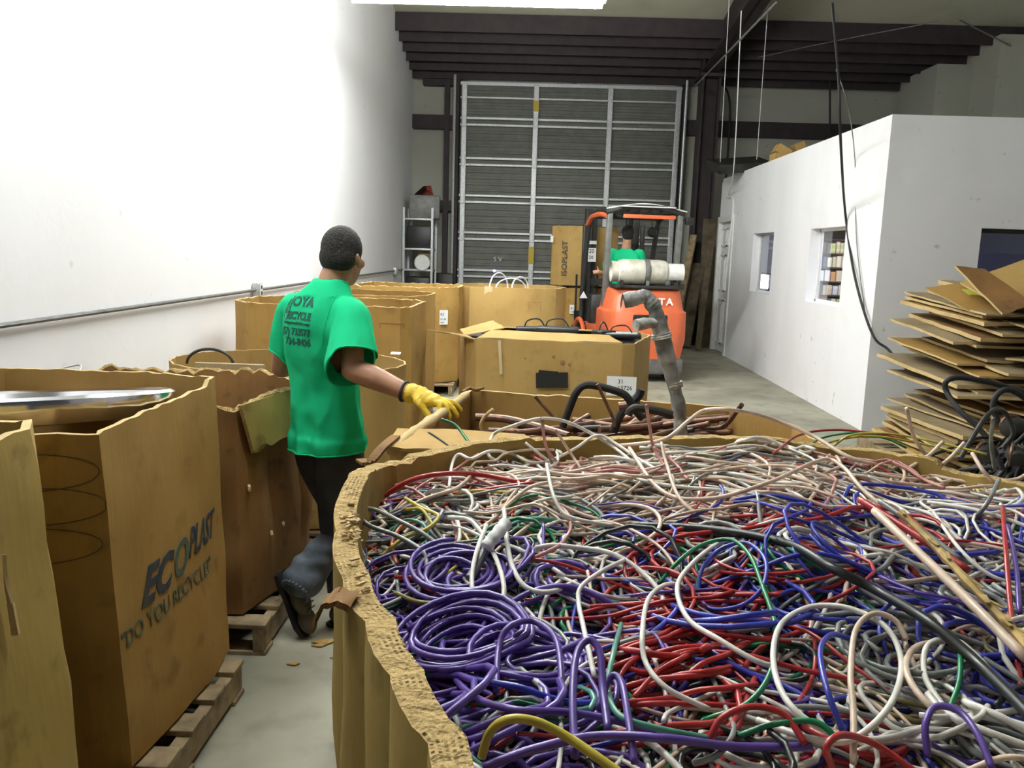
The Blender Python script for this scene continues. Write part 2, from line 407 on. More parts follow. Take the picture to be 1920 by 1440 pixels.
# sectional overhead door
d = struct(MB().mm(-1.5, 2.76, 16.6, 16.66, 0, 4.8).build('door_1', 'shutter', smooth=False))
mb = MB()
zz = [4.74-.0, 4.07, 3.32, 2.61, 1.895, 1.165, .45, 0]
for a, b_ in zip(zz, zz[1:]):
    k = 6
    for i in range(k):
        z = b_+(a-b_)*(i+.5)/k; mb.mm(-1.5, 2.74, 16.575, 16.6, z-.03, z+.018, bev=.006)
mb.build('corrugated_panel', 'shutter', d, smooth=False)
mb = MB()
for z in zz[1:-1]:
    for q in (-.062, .062): mb.mm(-1.5, 2.74, 16.53, 16.58, z+q-.022, z+q+.022, bev=.006)
mb.mm(-1.5, 2.74, 16.53, 16.58, 4.50, 4.53); mb.mm(-1.5, 2.74, 16.53, 16.58, 4.74, 4.8)
mb.build('section_rail', 'galv', d, smooth=False)
for x in (-1.42, -.04, 1.38, 2.68):
    mb = MB(); mb.mm(x-.05, x+.05, 16.505, 16.535, 0, 4.76, bev=.008)
    for z in zz[1:-1]: mb.mm(x-.03, x+.03, 16.485, 16.507, z-.1, z+.1, bev=.006)
    st = mb.build('stile', 'galv', d, smooth=False)
    if x == -.04:
        MB().mm(x-.055, x+.055, 16.49, 16.52, 1.38, 1.72).build('yellow_tape', 'yellow_tape', st, smooth=False)
        MB().mm(x-.055, x+.055, 16.49, 16.52, 4.28, 4.48).build('yellow_tape', 'yellow_tape', st, smooth=False)
MB().sphere(hy(927, 508, 16.52), .022).build('pinhole', 'led', d)  # glowing bead stands in for daylight coming through the door, no lamp
p = hy(925, 490, 16.55); text('S V', .13, p, (1, 0, 0), (0, 0, 1), 'galv', d, 'chalk_mark')
MB().tube([(2.8, 16.42, 0.2), (2.8, 16.42, 4.9)], .03).build('door_track', 'galv', d)
MB().tube([(-1.6, 16.42, 0.2), (-1.6, 16.42, 4.9)], .03).build('door_track', 'galv', d)

# office block in white panels
def wall_holes(plane, fixed, thick, u0, u1, z0, z1, holes):
    mb = MB(); us = sorted({u0, u1} | {h[0] for h in holes} | {h[1] for h in holes}); zs = sorted({z0, z1} | {h[2] for h in holes} | {h[3] for h in holes})
    def ins(u, z): return any(h[0] < u < h[1] and h[2] < z < h[3] for h in holes)
    for a, b_ in zip(us, us[1:]):
        zc = zs[0]; 
        runs = []; cur = None
        for c, d_ in zip(zs, zs[1:]):
            if ins((a+b_)/2, (c+d_)/2): cur = None
            elif cur is None: runs.append([c, d_]); cur = runs[-1]
            else: cur[1] = d_
        for c, d_ in runs:
            if plane == 'x': mb.mm(fixed, fixed+thick, a, b_, c, d_)
            else: mb.mm(a, b_, fixed, fixed+thick, c, d_)
    return mb
def rect_on_x(x0, y0, x1, y1):
    a = hx(x0, (y0+y1)/2, XO); b_ = hx(x1, (y0+y1)/2, XO); c = (x0+x1)/2
    return (b_.y, a.y, hx(c, y1, XO).z, hx(c, y0, XO).z)
W1 = rect_on_x(1409, 437, 1447, 550); W2 = rect_on_x(1515, 427, 1580, 571); D2 = rect_on_x(1341, 413, 1366, 664)
D2 = (D2[0], D2[1], 0, D2[3])
struct(wall_holes('x', XO, .16, YO, YOE, 0, ZO, [W1, W2, D2]).build('wall_office_side', 'office_wall', smooth=False))
a = hy(1841, 428, YO); W3 = (a.x, a.x+1.5, hy(1850, 520, YO).z, hy(1850, 428, YO).z)
W3 = (W3[0], W3[1], 1.0, W3[3])
struct(wall_holes('y', YO, .16, XO+.16, 8.9, 0, ZO, [W3]).build('wall_office_front', 'office_wall', smooth=False))
struct(MB().mm(XO+.16, 8.9, YOE-.16, YOE, 0, ZO).build('wall_office_rear', 'office_wall', smooth=False))
struct(MB().mm(XO+.0, 8.9, YO, YOE, ZO, ZO+.06).build('ceiling_office', 'office_wall', smooth=False))
struct(MB().mm(7.6, 7.7, YO+.16, YOE-.16, 0, ZO).build('wall_office_inner', plain('blue_grey_wall', (.16, .17, .28), .8), smooth=False))
for i, (wn, gx) in enumerate(((W1, .12), (W2, .13))):
    fr = MB(); t = .03
    y0, y1, z0, z1 = wn
    for q in ((y0, y0+t, z0, z1), (y1-t, y1, z0, z1), (y0, y1, z0, z0+t), (y0, y1, z1-t, z1)): fr.mm(XO+gx-.02, XO+gx+.02, q[0], q[1], q[2], q[3])
    wd = struct(fr.build('window_%d' % (i+1), 'white', smooth=False))
    MB().mm(XO+gx-.003, XO+gx+.003, y0+t, y1-t, z0+t, z1-t).build('pane', 'glass', wd, smooth=False)
fr = MB(); t = .04
for q in ((W3[0], W3[0]+t, W3[2], W3[3]), (W3[1]-t, W3[1], W3[2], W3[3]), (W3[0], W3[1], W3[2], W3[2]+t), (W3[0], W3[1], W3[3]-t, W3[3])): fr.mm(q[0], q[1], YO+.1, YO+.14, q[2], q[3])
wd = struct(fr.build('window_3', 'dark_metal', smooth=False)); MB().mm(W3[0]+t, W3[1]-t, YO+.117, YO+.123, W3[2]+t, W3[3]-t).build('pane', 'glass', wd, smooth=False)
tag(MB().mm(W3[0]-.3, W3[1]+.3, YO+.9, YO+.95, 1.45, 1.75).build('blue_banner', plain('navy_cloth', (.02, .02, .08), .8), smooth=False), 'dark navy hanging cloth behind the office front window', 'banner')
tag(MB().mm(W3[0]-.3, W3[1]+.3, YO+1.3, YO+1.36, 0.0, 1.5).build('brown_panel', plain('brown_board', (.3, .2, .12), .8, var=.5, scale=6), smooth=False), 'tall brown board standing inside behind the office front window', 'board')
# six panel door
y0, y1, z0, z1 = D2
dm = MB(); dm.mm(XO+.05, XO+.09, y0+.04, y1-.04, 0.01, z1-.04)
dr = struct(dm.build('door_2', 'office_wall', smooth=False))
mb = MB()
for a, b_ in ((.08, .46), (.54, .92)):
    for c, e in ((.06, .40), (.46, .74), (.80, .94)):
        ya, yb = y0+(y1-y0)*a, y0+(y1-y0)*b_; za, zb = z1*c, z1*e
        for q in ((ya, ya+.03, za, zb), (yb-.03, yb, za, zb), (ya, yb, za, za+.03), (ya, yb, zb-.03, zb)): mb.mm(XO+.035, XO+.052, *q)
        mb.mm(XO+.04, XO+.052, ya+.09, yb-.09, za+.09, zb-.09)
mb.build('door_molding', 'white', dr, smooth=False)
mb = MB()
for q in ((y0-.06, y0+.04, 0, z1+.06), (y1-.04, y1+.06, 0, z1+.06), (y0+.04, y1-.04, z1-.04, z1+.06)): mb.mm(XO-.02, XO+.1, *q)
mb.build('door_frame', 'white', dr, smooth=False)
MB().sphere((XO+.0, y0+.12, .98), .035).build('door_knob', 'galv', dr)

# cable conduit along the left wall
mb = MB(); mb.tube([(XL+.03, -2, 1.215), (XL+.03, 16.5, 1.225)], .013); cd = mb.build('wall_conduit', 'grey_metal')
tag(cd, 'grey metal conduit running along the long white wall at waist height', 'conduit')
for px, py in ((482, 545), (741, 516)):
    c = hx(px, py, XL+.03); cz = 1.22
    mb = MB(); mb.box((XL+.035, c.y, cz), (.06, .115*(1 if px < 600 else 2), .12), bev=.008)
    ob = mb.build('outlet_box', 'galv', None)
    tag(ob, 'galvanised outlet box on the wall conduit, ' + ('just left of the standing man' if px < 600 else 'close to the metal shelf'), 'outlet box', 'outlet boxes on the conduit')
    MB().box((XL+.068, c.y, cz), (.006, .07, .1), bev=.002).build('cover_plate', 'white', ob)
    for q in (-.025, .025): MB().box((XL+.072, c.y, cz+q), (.004, .03, .03), bev=.001).build('socket', 'dark_metal', ob)

# ------------------------------------------------------------------ light fixtures
def fixture(loc, label, lit, ln=2.45, chains=True, ry=0):
    t = thing('fluorescent_fixture', label, 'ceiling light', loc, ry, 'fluorescent strip fixtures')
    h = ln/2; mb = MB()
    mb.mm(-h, h, -.055, .055, .0, .07)
    mb.build('housing', 'white', t, smooth=False)
    for s in (-1, 1): MB().tube([(-h+.03, s*.055, -.03), (h-.03, s*.055, -.03)], .018).build('tube', lit, t)
    if chains:
        L = roof_z(loc[1])-loc[2]-.05
        for s in (-1, 1): MB().tube([(s*(h-.2), 0, .07), (s*(h-.2), 0, L)], .004).build('hanging_chain', 'grey_metal', t)
    return t
for i, (loc, pw) in enumerate(LAMPS):
    fixture(loc, ['lit fluorescent strip light hanging at the top edge of the photo', 'lit strip light hanging above the bins near the camera', 'lit strip light hanging above the carton of bags', 'lit strip light hanging in the right bay'][i], emis('fluorescent_tube_%d' % i, (0.97, 1.0, 0.97), pw))
t = thing('fluorescent_fixture', 'unlit dark framed lamp hanging on cords beside the office roof', 'ceiling light', tuple(hy(1384, 312, 13.6)), math.radians(0), 'unlit lamp')
mb = MB(); mb.mm(-.42, .42, -.3, .3, 0.02, .09); mb.mm(-.42, .42, -.3, -.26, -.05, .02); mb.mm(-.42, .42, .26, .3, -.05, .02); mb.mm(-.42, -.38, -.3, .3, -.05, .02); mb.mm(.38, .42, -.3, .3, -.05, .02)
hsg = mb.build('housing', 'dark_metal', t, smooth=False)
MB().mm(-.36, .36, -.24, .24, 0.0, .015).build('lens', 'white', t, smooth=False)
for s in (-1, 1): MB().tube([(s*.3, 0, .09), (s*.3, 0, roof_z(13.6)-t.location.z-.05)], .006).build('hanging_cord', 'white', t)
t.rotation_euler = (math.radians(14), math.radians(-6), math.radians(8))
# hanging cords and cables
def cable(pts, r, mat, name, label, cat='cable', n=8, seg=8, group=None):
    return tag(MB().tube(spline(pts, seg), r, n).build(name, mat), label, cat, group)
cable([hy(1560, 5, 7.0), hy(1572, 140, 7.2), hy(1576, 260, 7.4), hx(1585, 400, 3.2), hx(1603, 520, 3.2), hx(1635, 625, 3.2), hy(1665, 655, 7.7), hy(1700, 692, 7.2)], .012, 'black_rub', 'power_cord', 'black power cord hanging down the office corner to the cardboard stack')
cable([hy(1568, 130, 7.5), hy(1590, 200, 7.6), hx(1603, 300, 3.22), hx(1606, 450, 3.22), hx(1622, 590, 3.22)], .005, 'grey_metal', 'thin_wire', 'thin grey wire hanging beside the black cord on the office wall')
cable([hy(1350, 150, 16.3), hy(1368, 190, 16.3), hy(1364, 300, 16.3), hy(1360, 345, 16.3)], .02, 'dark_metal', 'drop_cable', 'dark cable dropping down the far wall right of the steel column')
cable([hy(1390, 20, 12.0), hy(1377, 300, 12.5), hx(1366, 365, XO-.03)], .008, 'white', 'lamp_cord', 'thin white cord running from the roof to the office door')
mb = MB(); c = [hx(1363, 370, XO-.02), hx(1375, 376, XO-.02), hx(1370, 440, XO-.02), hx(1362, 520, XO-.02)]
tag(mb.tube(spline(c, 6), .018).build('switch_conduit', 'white'), 'white conduit beside the office door down to a switch', 'conduit')
cable([hy(1455, 5, 9), hy(1300, 165, 15)], .012, 'grey_metal', 'brace_rod', 'steel brace rod crossing under the roof left of the beam', 'brace rod')
cable([hy(1420, 108, 14.5), hy(1560, 78, 13), hy(1760, 40, 11)], .006, 'grey_metal', 'guy_wire', 'thin wire strung across the dark roof bay', 'wire')
cable([hy(1800, 38, 13.5), hy(1895, 86, 14.2)], .012, 'grey_metal', 'brace_rod', 'short steel brace rod at the upper right corner', 'brace rod')
cable([hy(1556, 120, 16.2), hy(1556, 150, 16.2), hy(1556, 250, 16.2)], .02, 'black_rub', 'drop_cable', 'dark cable hanging before the far wall above the office', 'cable')
mb = MB(); mb.mm(-.22, .22, -.15, .15, 0, .1); mb.box((-.1, 0, .13), (.2, .25, .12), Matrix.Rotation(.5, 3, 'Y')); mb.box((.15, .02, .16), (.14, .2, .2), Matrix.Rotation(-.4, 3, 'Y'))
o = tag(mb.build('cardboard_scrap', 'card_light', smooth=False), 'crumpled cardboard scraps lying on the office roof edge', 'cardboard'); o.location = hx(1478, 297, XO+.25); o.location.z = ZO+.06

# ------------------------------------------------------------------ goods, monitor inside the office
mb = MB(); cz = W2[2]; shy = W2[1]+.42
for k in range(11): mb.mm(XO+.18, XO+1.5, shy, shy+.35, .35+.17*k-.012, .35+.17*k)
mb.mm(XO+.18, XO+1.5, shy+.34, shy+.36, .2, 2.3)
for x in (XO+.2, XO+.85, XO+1.48): mb.mm(x-.02, x+.02, shy, shy+.03, 0, 2.3)
rk = tag(mb.build('storage_rack', plain('brown_rack', (.1, .04, .03), .6), smooth=False), 'brown shelf rack full of goods inside the nearer office window', 'shelf')
cols = [(.6, .5, .35), (.55, .55, .58), (.5, .12, .08), (.1, .08, .07), (.7, .65, .5), (.6, .3, .12), (.45, .5, .2), (.12, .14, .2), (.75, .74, .72)]
gm = [plain('package_%d' % i, c, .6) for i, c in enumerate(cols)]
cn = ['tan', 'grey', 'red', 'black', 'cream', 'orange', 'olive', 'navy', 'white']
proto = {}
rnd = random.Random(3)
for k in range(3, 9):
    y = XO+.23
    while y < XO+.95:
        w_ = rnd.uniform(.035, .075); i = rnd.choice([0, 1, 2, 3, 4, 4, 8, 8, 5, 6, 7, 1, 0])
        h_ = rnd.uniform(.11, .155)
        if i not in proto:
            me = MB().box((0, 0, .5), (1, 1, 1), bev=.03).mesh(); me.materials.append(gm[i]); proto[i] = me
        o = bpy.data.objects.new('package', proto[i]); COL.objects.link(o); o.location = (y+w_/2, shy+.10, .352+.17*k); o.scale = (w_*.92, .16, h_)
        tag(o, 'small %s package on the %s shelf of the rack behind the office window' % (cn[i], {3: 'lowest visible', 4: 'second lowest', 5: 'third lowest', 6: 'third highest', 7: 'second highest', 8: 'topmost'}[k]), 'package', 'packages on the office rack, %s, shelf %s' % (cn[i], 'abcdefghij'[k]))
        y += w_*1.02+.004
t = wthing('computer_monitor', 'glowing computer monitor seen through the farther office window', 'monitor', (XO+.5, (W1[0]+W1[1])/2+.1, 1.0))
ya = hx(1441, 527, XO+.5).y; yb = hx(1425, 527, XO+.5).y; za = hx(1433, 541, XO+.5).z; zb = hx(1433, 515, XO+.5).z
MB().mm(XO+.5, XO+.53, ya-.03, yb+.03, za-.03, zb+.03).build('bezel', 'black', t, smooth=False)
MB().mm(XO+.494, XO+.499, ya, yb, za, zb).build('screen', 'screen', t, smooth=False)
MB().mm(XO+.5, XO+.53, (ya+yb)/2-.04, (ya+yb)/2+.04, .76, za-.03).build('stand', 'black', t, smooth=False)
tb = MB().mm(XO+.3, XO+1.0, W1[0]-.5, W1[1]+.8, .70, .755)
for q in (W1[0]-.48, W1[1]+.75): tb.mm(XO+.32, XO+.36, q, q+.04, 0, .7); tb.mm(XO+.94, XO+.98, q, q+.04, 0, .7)
tag(tb.build('desk', 'wood_dark', smooth=False), 'desk under the glowing monitor inside the office', 'desk')

# ------------------------------------------------------------------ shelf unit in the far left corner
t = thing('metal_shelf', 'slotted grey metal shelf unit in the far left corner', 'shelf unit', (-2.12, 15.6, 0))
sw, sd = .52, .6
for sx in (-1, 1):
    for sy in (-1, 1):
        mb = MB(); mb.mm(sx*sw/2-.02, sx*sw/2+.02, sy*sd/2-.003, sy*sd/2+.003, 0, 2.35); mb.mm(sx*sw/2-.003, sx*sw/2+.003, sy*sd/2-.02, sy*sd/2+.02, 0, 2.35)
        mb.build('post', 'galv', t, smooth=False)
for z in (.35, .75, 1.24, 1.62, 2.16): MB().mm(-sw/2, sw/2, -sd/2, sd/2, z-.035, z, bev=.004).build('shelf', 'galv', t)
def rest(name, label, cat, build, loc, mat, rz=0):
    o = tag(build.build(name, mat), label, cat); o.location = loc; o.rotation_euler = (0, 0, rz); return o
mb = MB(); mb.mm(-.26, .3, -.25, .25, 0, .42, bev=.02); rest('storage_tote', 'grey storage tote on top of the metal shelf', 'tote', mb, (-2.06, 15.62, 2.16), 'grey_metal', .1)
mb = MB(); mb.add([(-.2, -.05, 0), (.18, -.05, 0), (-.02, -.02, .17), (.08, 0, .1), (.12, .02, .19), (0, .12, .02)], [(0, 1, 2), (1, 4, 3), (3, 2, 0), (0, 2, 5), (1, 5, 4), (2, 3, 4), (2, 4, 5), (0, 5, 1)])
rest('red_bag', 'dark red crumpled bag on the grey tote', 'bag', mb, (-2.05, 15.6, 2.58), plain('red_cloth', (.2, .03, .02), .8))
rest('black_crate', 'black crate on the upper shelf of the metal unit', 'crate', MB().mm(-.21, .24, -.25, .25, 0, .4, bev=.015), (-2.13, 15.6, 1.62), 'black')
rest('wire_spool', 'brown spool behind the white plate on the metal shelf', 'spool', MB().lathe([(.16, 0), (.16, .03), (.08, .04), (.08, .2), (.16, .21), (.16, .24)], axis=(0, 1, 0)), (-2.02, 15.5, 1.24+.16), 'wood')
mb = MB(); mb.lathe([(.001, -.015), (.13, -.015), (.145, 0), (.13, .015), (.001, .015)], axis=(0, 1, 0), n=28)
rest('white_plate', 'round white plate hanging on the front of the metal shelf', 'plate', mb, (-2.03, 15.26, 1.36), 'white')
rest('dark_bin', 'dark bin on a low shelf of the metal unit', 'bin', MB().mm(-.22, .22, -.25, .25, 0, .34, bev=.02), (-2.12, 15.6, .75), 'black')
rest('motor_box', 'dark machine box on the floor by the door track', 'machine', MB().mm(-.15, .15, -.15, .15, 0, 1.15, bev=.02), (-1.68, 16.2, 0), 'dark_metal')
# leaning planks by the column
for i, (xa, ya_, xb, z, wd_) in enumerate([(2.5, 14.6, 2.86, 2.0, .12), (2.75, 14.7, 3.0, 1.5, .2), (2.9, 14.3, 3.12, 1.9, .1)]):
    o = MB().bar((xa, ya_, 0.03), (xb, ya_+.5, z), wd_, .04).build('leaning_plank', 'wood' if i == 0 else 'wood_dark', smooth=False)
    tag(o, ['pale long plank leaning beside the forklift against the steel column', 'wide dark board leaning at the foot of the steel column', 'narrow dark board leaning nearest the office door'][i], 'plank', 'planks leaning by the column')
mb = MB(); mb.mm(-.16, .16, -.02, .02, 0, 2.3)
o = tag(mb.build('dark_board', 'wood_dark', smooth=False), 'tall dark board standing at the far end of the office wall', 'board'); o.location = (3.17, 15.0, 0); o.rotation_euler = (math.radians(-3), 0, 0)
# ------------------------------------------------------------------ cardboard bins
def resample(poly, step):
    out = []; n = len(poly)
    for i in range(n):
        a = Vector((poly[i][0], poly[i][1])); b_ = Vector((poly[(i+1) % n][0], poly[(i+1) % n][1]))
        k = max(1, int(round((b_-a).length/step)))
        for j in range(k): out.append((i, j/k))
    return out
def pt(poly, q):
    i, t = q; a = poly[i]; b_ = poly[(i+1) % len(poly)]; return Vector((a[0]+(b_[0]-a[0])*t, a[1]+(b_[1]-a[1])*t, 0))
def bin_wall(top, bot, z0, z1, th=.018, rag=.008, rimf=None, bulge=.02, step=.03, seed=0, outer='card', rim='rim_plain', parent=None, wob=.006, name='box_wall', levels=12, rimsub=2):
    qs = resample(top, step); n = len(qs)
    ctr = sum((pt(top, q) for q in qs), Vector())/n
    P1 = [pt(top, q) for q in qs]; P0 = [pt(bot, q) for q in qs]
    area2 = sum(P1[i].x*P1[(i+1) % n].y-P1[(i+1) % n].x*P1[i].y for i in range(n)); sg = 1 if area2 > 0 else -1
    nor = []
    for i in range(n):
        d = P1[(i+1) % n]-P1[i-1]; nor.append(Vector((d.y, -d.x, 0)).normalized()*sg)
    sl = [0]
    for i in range(n): sl.append(sl[-1]+(P1[(i+1) % n]-P1[i]).length)
    vs = []; fs = []; mi = []; uv = []
    H_ = z1-z0
    def ns(*a, s=1.0): return noise.noise(Vector(a)*s + Vector((seed*7.1, seed*3.3, 0)))
    tops = []
    for i, q in enumerate(qs):
        dz = rimf(P1[i].x, P1[i].y) if rimf else 0
        dz += rag*(ns(P1[i].x, P1[i].y, 5, s=14)*1.5+ns(P1[i].x, P1[i].y, 9, s=45))
        tops.append(z1+dz)
    def ring(off, lv):
        for l in range(lv+1):
            t = l/lv
            for i in range(n):
                p = P0[i].lerp(P1[i], t); z = z0+(tops[i]-z0)*t
                e = bulge*math.sin(PI*t*.9)*(1-(abs(2*qs[i][1]-1))**2) + wob*ns(p.x, p.y, z, s=5)*2
                p = p + nor[i]*(e-off); vs.append((p.x, p.y, z))
    L = levels
    ring(0, L); ring(th, L); o2 = (L+1)*n
    for l in range(L):
        for i in range(n):
            j = (i+1) % n
            a, b_, c, d = l*n+i, l*n+j, (l+1)*n+j, (l+1)*n+i
            f = (a, b_, c, d) if sg > 0 else (d, c, b_, a)
            fs.append(f); mi.append(0); uv.append([(0, 0)]*4)
            fs.append(tuple(o2+k for k in reversed(f))); mi.append(0); uv.append([(0, 0)]*4)
    prev = [L*n+i for i in range(n)]; R0 = rimsub
    for r_ in range(1, R0+1):
        if r_ == R0: cur = [o2+L*n+i for i in range(n)]
        else:
            cur = []
            for i in range(n):
                a = Vector(vs[L*n+i]).lerp(Vector(vs[o2+L*n+i]), r_/R0)
                a.z += rag*.9*ns(a.x, a.y, 3, s=60) + rag*.3
                cur.append(len(vs)); vs.append(tuple(a))
        for i in range(n):
            j = (i+1) % n; f = (prev[i], prev[j], cur[j], cur[i]); u0, u1 = sl[i], sl[i+1]; v0, v1 = (r_-1)/R0*th, r_/R0*th
            u = [(u0, v0), (u1, v0), (u1, v1), (u0, v1)]
            if sg < 0: f = f[::-1]; u = u[::-1]
            fs.append(f); mi.append(1); uv.append(u)
        prev = cur
    # floor of the bin
    fs.append(tuple(o2+i for i in range(n)) if sg > 0 else tuple(o2+i for i in reversed(range(n)))); mi.append(0); uv.append([(0, 0)]*n)
    fs.append(tuple(range(n)) if sg < 0 else tuple(reversed(range(n)))); mi.append(0); uv.append([(0, 0)]*n)
    me = bpy.data.meshes.new('bin'); me.from_pydata(vs, [], fs); me.polygons.foreach_set('material_index', mi)
    ul = me.uv_layers.new(name='uv'); ul.data.foreach_set('uv', [c for f in uv for p in f for c in p]); me.update()
    return link_mesh(name, me, [outer, rim], parent, angle=22)
def inset(poly, k):
    cx = sum(p[0] for p in poly)/len(poly); cy = sum(p[1] for p in poly)/len(poly)
    return [(cx+(p[0]-cx)*k, cy+(p[1]-cy)*k) for p in poly]
def octo(x0, x1, y0, y1, c=.2, cx=None):
    d = cx or c
    return [(x0+d, y0), (x1-d, y0), (x1, y0+c), (x1, y1-c), (x1-d, y1), (x0+d, y1), (x0, y1-c), (x0, y0+c)]
def make_bin(name, label, top, z0, z1, cat='cardboard bin', bot=None, group=None, **kw):
    cx = sum(p[0] for p in top)/len(top); cy = sum(p[1] for p in top)/len(top)
    t = wthing(name, label, cat, (cx, cy, z0), group)
    w_ = bin_wall(top, bot or top, z0, z1, parent=t, **kw)
    return t, w_
def flap(pts, parent, name='flap', mat='card_light', th=.008, rim='rim_plain', sub=8, rag=.006, seed=1, curl=0.0):
    """quad sheet p0,p1 (hinge) p2,p3 (free edge) with thickness and torn free edge"""
    p = [Vector(q) for q in pts]; nn = (p[1]-p[0]).cross(p[3]-p[0]).normalized(); vs = []; fs = []
    S = sub
    for sgn in (1, -1):
        for i in range(S+1):
            for j in range(S+1):
                a = p[0].lerp(p[1], i/S); b_ = p[3].lerp(p[2], i/S); q = a.lerp(b_, j/S)
                e = (j == S)
                q = q + nn*(sgn*th/2 + .008*noise.noise(q*6+Vector((seed, 0, 0))) + curl*(j/S)**2)
                if e: q = q + (b_-a).normalized()*rag*2*noise.noise(q*30+Vector((seed, 2, 0)))
                vs.append(q)
    m_ = (S+1)**2
    for i in range(S):
        for j in range(S):
            a = i*(S+1)+j; f = (a, a+S+1, a+S+2, a+1); fs.append(f); fs.append(tuple(m_+k for k in reversed(f)))
    mi = [0]*len(fs)
    bd = [i*(S+1) for i in range(S+1)]+[S*(S+1)+j for j in range(1, S+1)]+[i*(S+1)+S for i in range(S-1, -1, -1)]+[j for j in range(S-1, 0, -1)]
    for a, b_ in zip(bd, bd[1:]+bd[:1]): fs.append((b_, a, m_+a, m_+b_)); mi.append(1)
    me = bpy.data.meshes.new('flap'); me.from_pydata([tuple(v) for v in vs], [], fs); me.polygons.foreach_set('material_index', mi); me.update()
    return link_mesh(name, me, [mat, rim], parent, angle=40)
def pallet(loc, w_, d, label, rz=0, boards=6, h=.13, along='x'):
    """deck boards run along local x; stringers along local y"""
    t = thing('wooden_pallet', label, 'pallet', loc, rz)
    for i in range(boards):
        y = -d/2+.05+(d-.1)*i/(boards-1); MB().mm(-w_/2, w_/2, y-.05, y+.05, h-.02, h, bev=.003).build('deck_board', 'wood', t, smooth=False)
    for x in (-w_/2+.03, 0, w_/2-.03): MB().mm(x-.022, x+.022, -d/2, d/2, .018, h-.02, bev=.003).build('stringer', 'wood', t, smooth=False)
    for y in (-d/2+.05, 0, d/2-.05): MB().mm(-w_/2, w_/2, y-.05, y+.05, 0, .018, bev=.003).build('bottom_board', 'wood', t, smooth=False)
    return t
def label_on(parent, p, xd, up, w_, h_, lines, size, bvh=None, name='paper_label', lift=.003):
    xd = Vector(xd).normalized(); up = Vector(up).normalized(); nn = xd.cross(up); p = Vector(p)
    R = Matrix((xd, up, nn)).transposed(); lb = MB().box(p+nn*lift, (w_, h_, .002), R).build(name, 'paper', parent, smooth=False)
    for (dx, dy, s, sz) in lines: text(s, sz, p+nn*(lift+.001)+xd*dx+up*dy, xd, up, 'ink', lb, 'lettering', depth=.0003, lift=.0008, bold=sz*.01)
    return lb

# --- wire bin in the foreground
NB_top = [(-.37, 1.86), (-.375, 1.66), (-.325, 1.40), (-.27, 1.19), (-.21, 1.05), (-.15, .91), (-.09, .78), (-.02, .60), (.12, .40), (.4, .3), (1.0, .3), (1.35, .55), (1.5, 1.1), (1.38, 1.85), (1.18, 2.10), (1.03, 2.24), (.69, 2.36), (.14, 2.30), (-.04, 2.21), (-.26, 2.01), (-.34, 1.93)]
NB_top = NB_top[::-1]
NB_bot = [(-.12+(x+.12)*.80 if x < .5 else .5+(x-.5)*.85+.0, 1.3+(y-1.3)*.9) for x, y in NB_top]
NB_bot = [(max(x, -.26), y) for x, y in NB_bot]
def nb_rim(x, y):
    d = 0
    if x < -.30 and y > 1.5: d += .02*math.sin((y-1.5)*9)
    if .0 < x: d -= .012
    if x > 1.1: d -= .02
    return d + .012*noise.noise(Vector((x*4, y*4, 0)))
nb, nbw = make_bin('wire_bin', 'large open octagonal cardboard bin heaped with coloured wire in the foreground', NB_top, .14, 1.12, bot=NB_bot, th=.042, rag=.004, rimf=nb_rim, bulge=.03, outer='card_yellow', rim='rim', rimsub=5, step=.018, wob=.006, seed=2, levels=16)
# torn scraps hanging over its left rim
mb = MB()
sc = spline([(-.235, 1.10, 1.128), (-.262, 1.10, 1.134), (-.280, 1.097, 1.122), (-.286, 1.094, 1.10)], 6)
vs = []; 
for i, p in enumerate(sc):
    for q in (-.024, -.008, .008, .024): vs.append(p+Vector((.002*math.sin(i*2+q*90), q*1.0+.002*math.sin(i*1.7), .002*math.sin(q*80+i))))
n_ = len(sc); fs = [(i*4+j, i*4+j+1, i*4+j+5, i*4+j+4) for i in range(n_-1) for j in range(3)]
b0 = len(vs); vs2 = [v-Vector((0.004, 0, .009)) for v in vs]; mb.add(vs+vs2, fs+[tuple(b0+k for k in reversed(f)) for f in fs]+[(i*4, i*4+4, b0+i*4+4, b0+i*4) for i in range(n_-1)]+[(i*4+7, i*4+3, b0+i*4+3, b0+i*4+7) for i in range(n_-1)]+[(4*n_-4+j+1, 4*n_-4+j, b0+4*n_-4+j, b0+4*n_-3+j) for j in range(3)])
mb.build('torn_scrap', 'card_dark', nb)
rnd = random.Random(5)
for k in range(60):
    q = rnd.choice([((-.355, 1.62), (-.33, 1.40)), ((-.36, 1.86), (-.355, 1.62)), ((-.335, 1.45), (-.30, 1.32)), ((-.335, 1.45), (-.30, 1.32)), ((-.29, 1.28), (-.24, 1.12))])
    t = rnd.random(); p = Vector((q[0][0]+(q[1][0]-q[0][0])*t+rnd.uniform(.0, .03), q[0][1]+(q[1][1]-q[0][1])*t, 1.125+rnd.uniform(-.004, .012)))
    s_ = rnd.uniform(.003, .009); R = Matrix.Rotation(rnd.uniform(0, 6), 3, 'Z') @ Matrix.Rotation(rnd.uniform(-.9, .9), 3, 'X')
    MB().box(p, (s_*2, s_, .003), R, bev=.001).build('torn_fibre', 'rim_plain', nb)
pallet((.55, 1.35, 0), 1.35, 1.3, 'pallet under the large wire bin in the foreground')

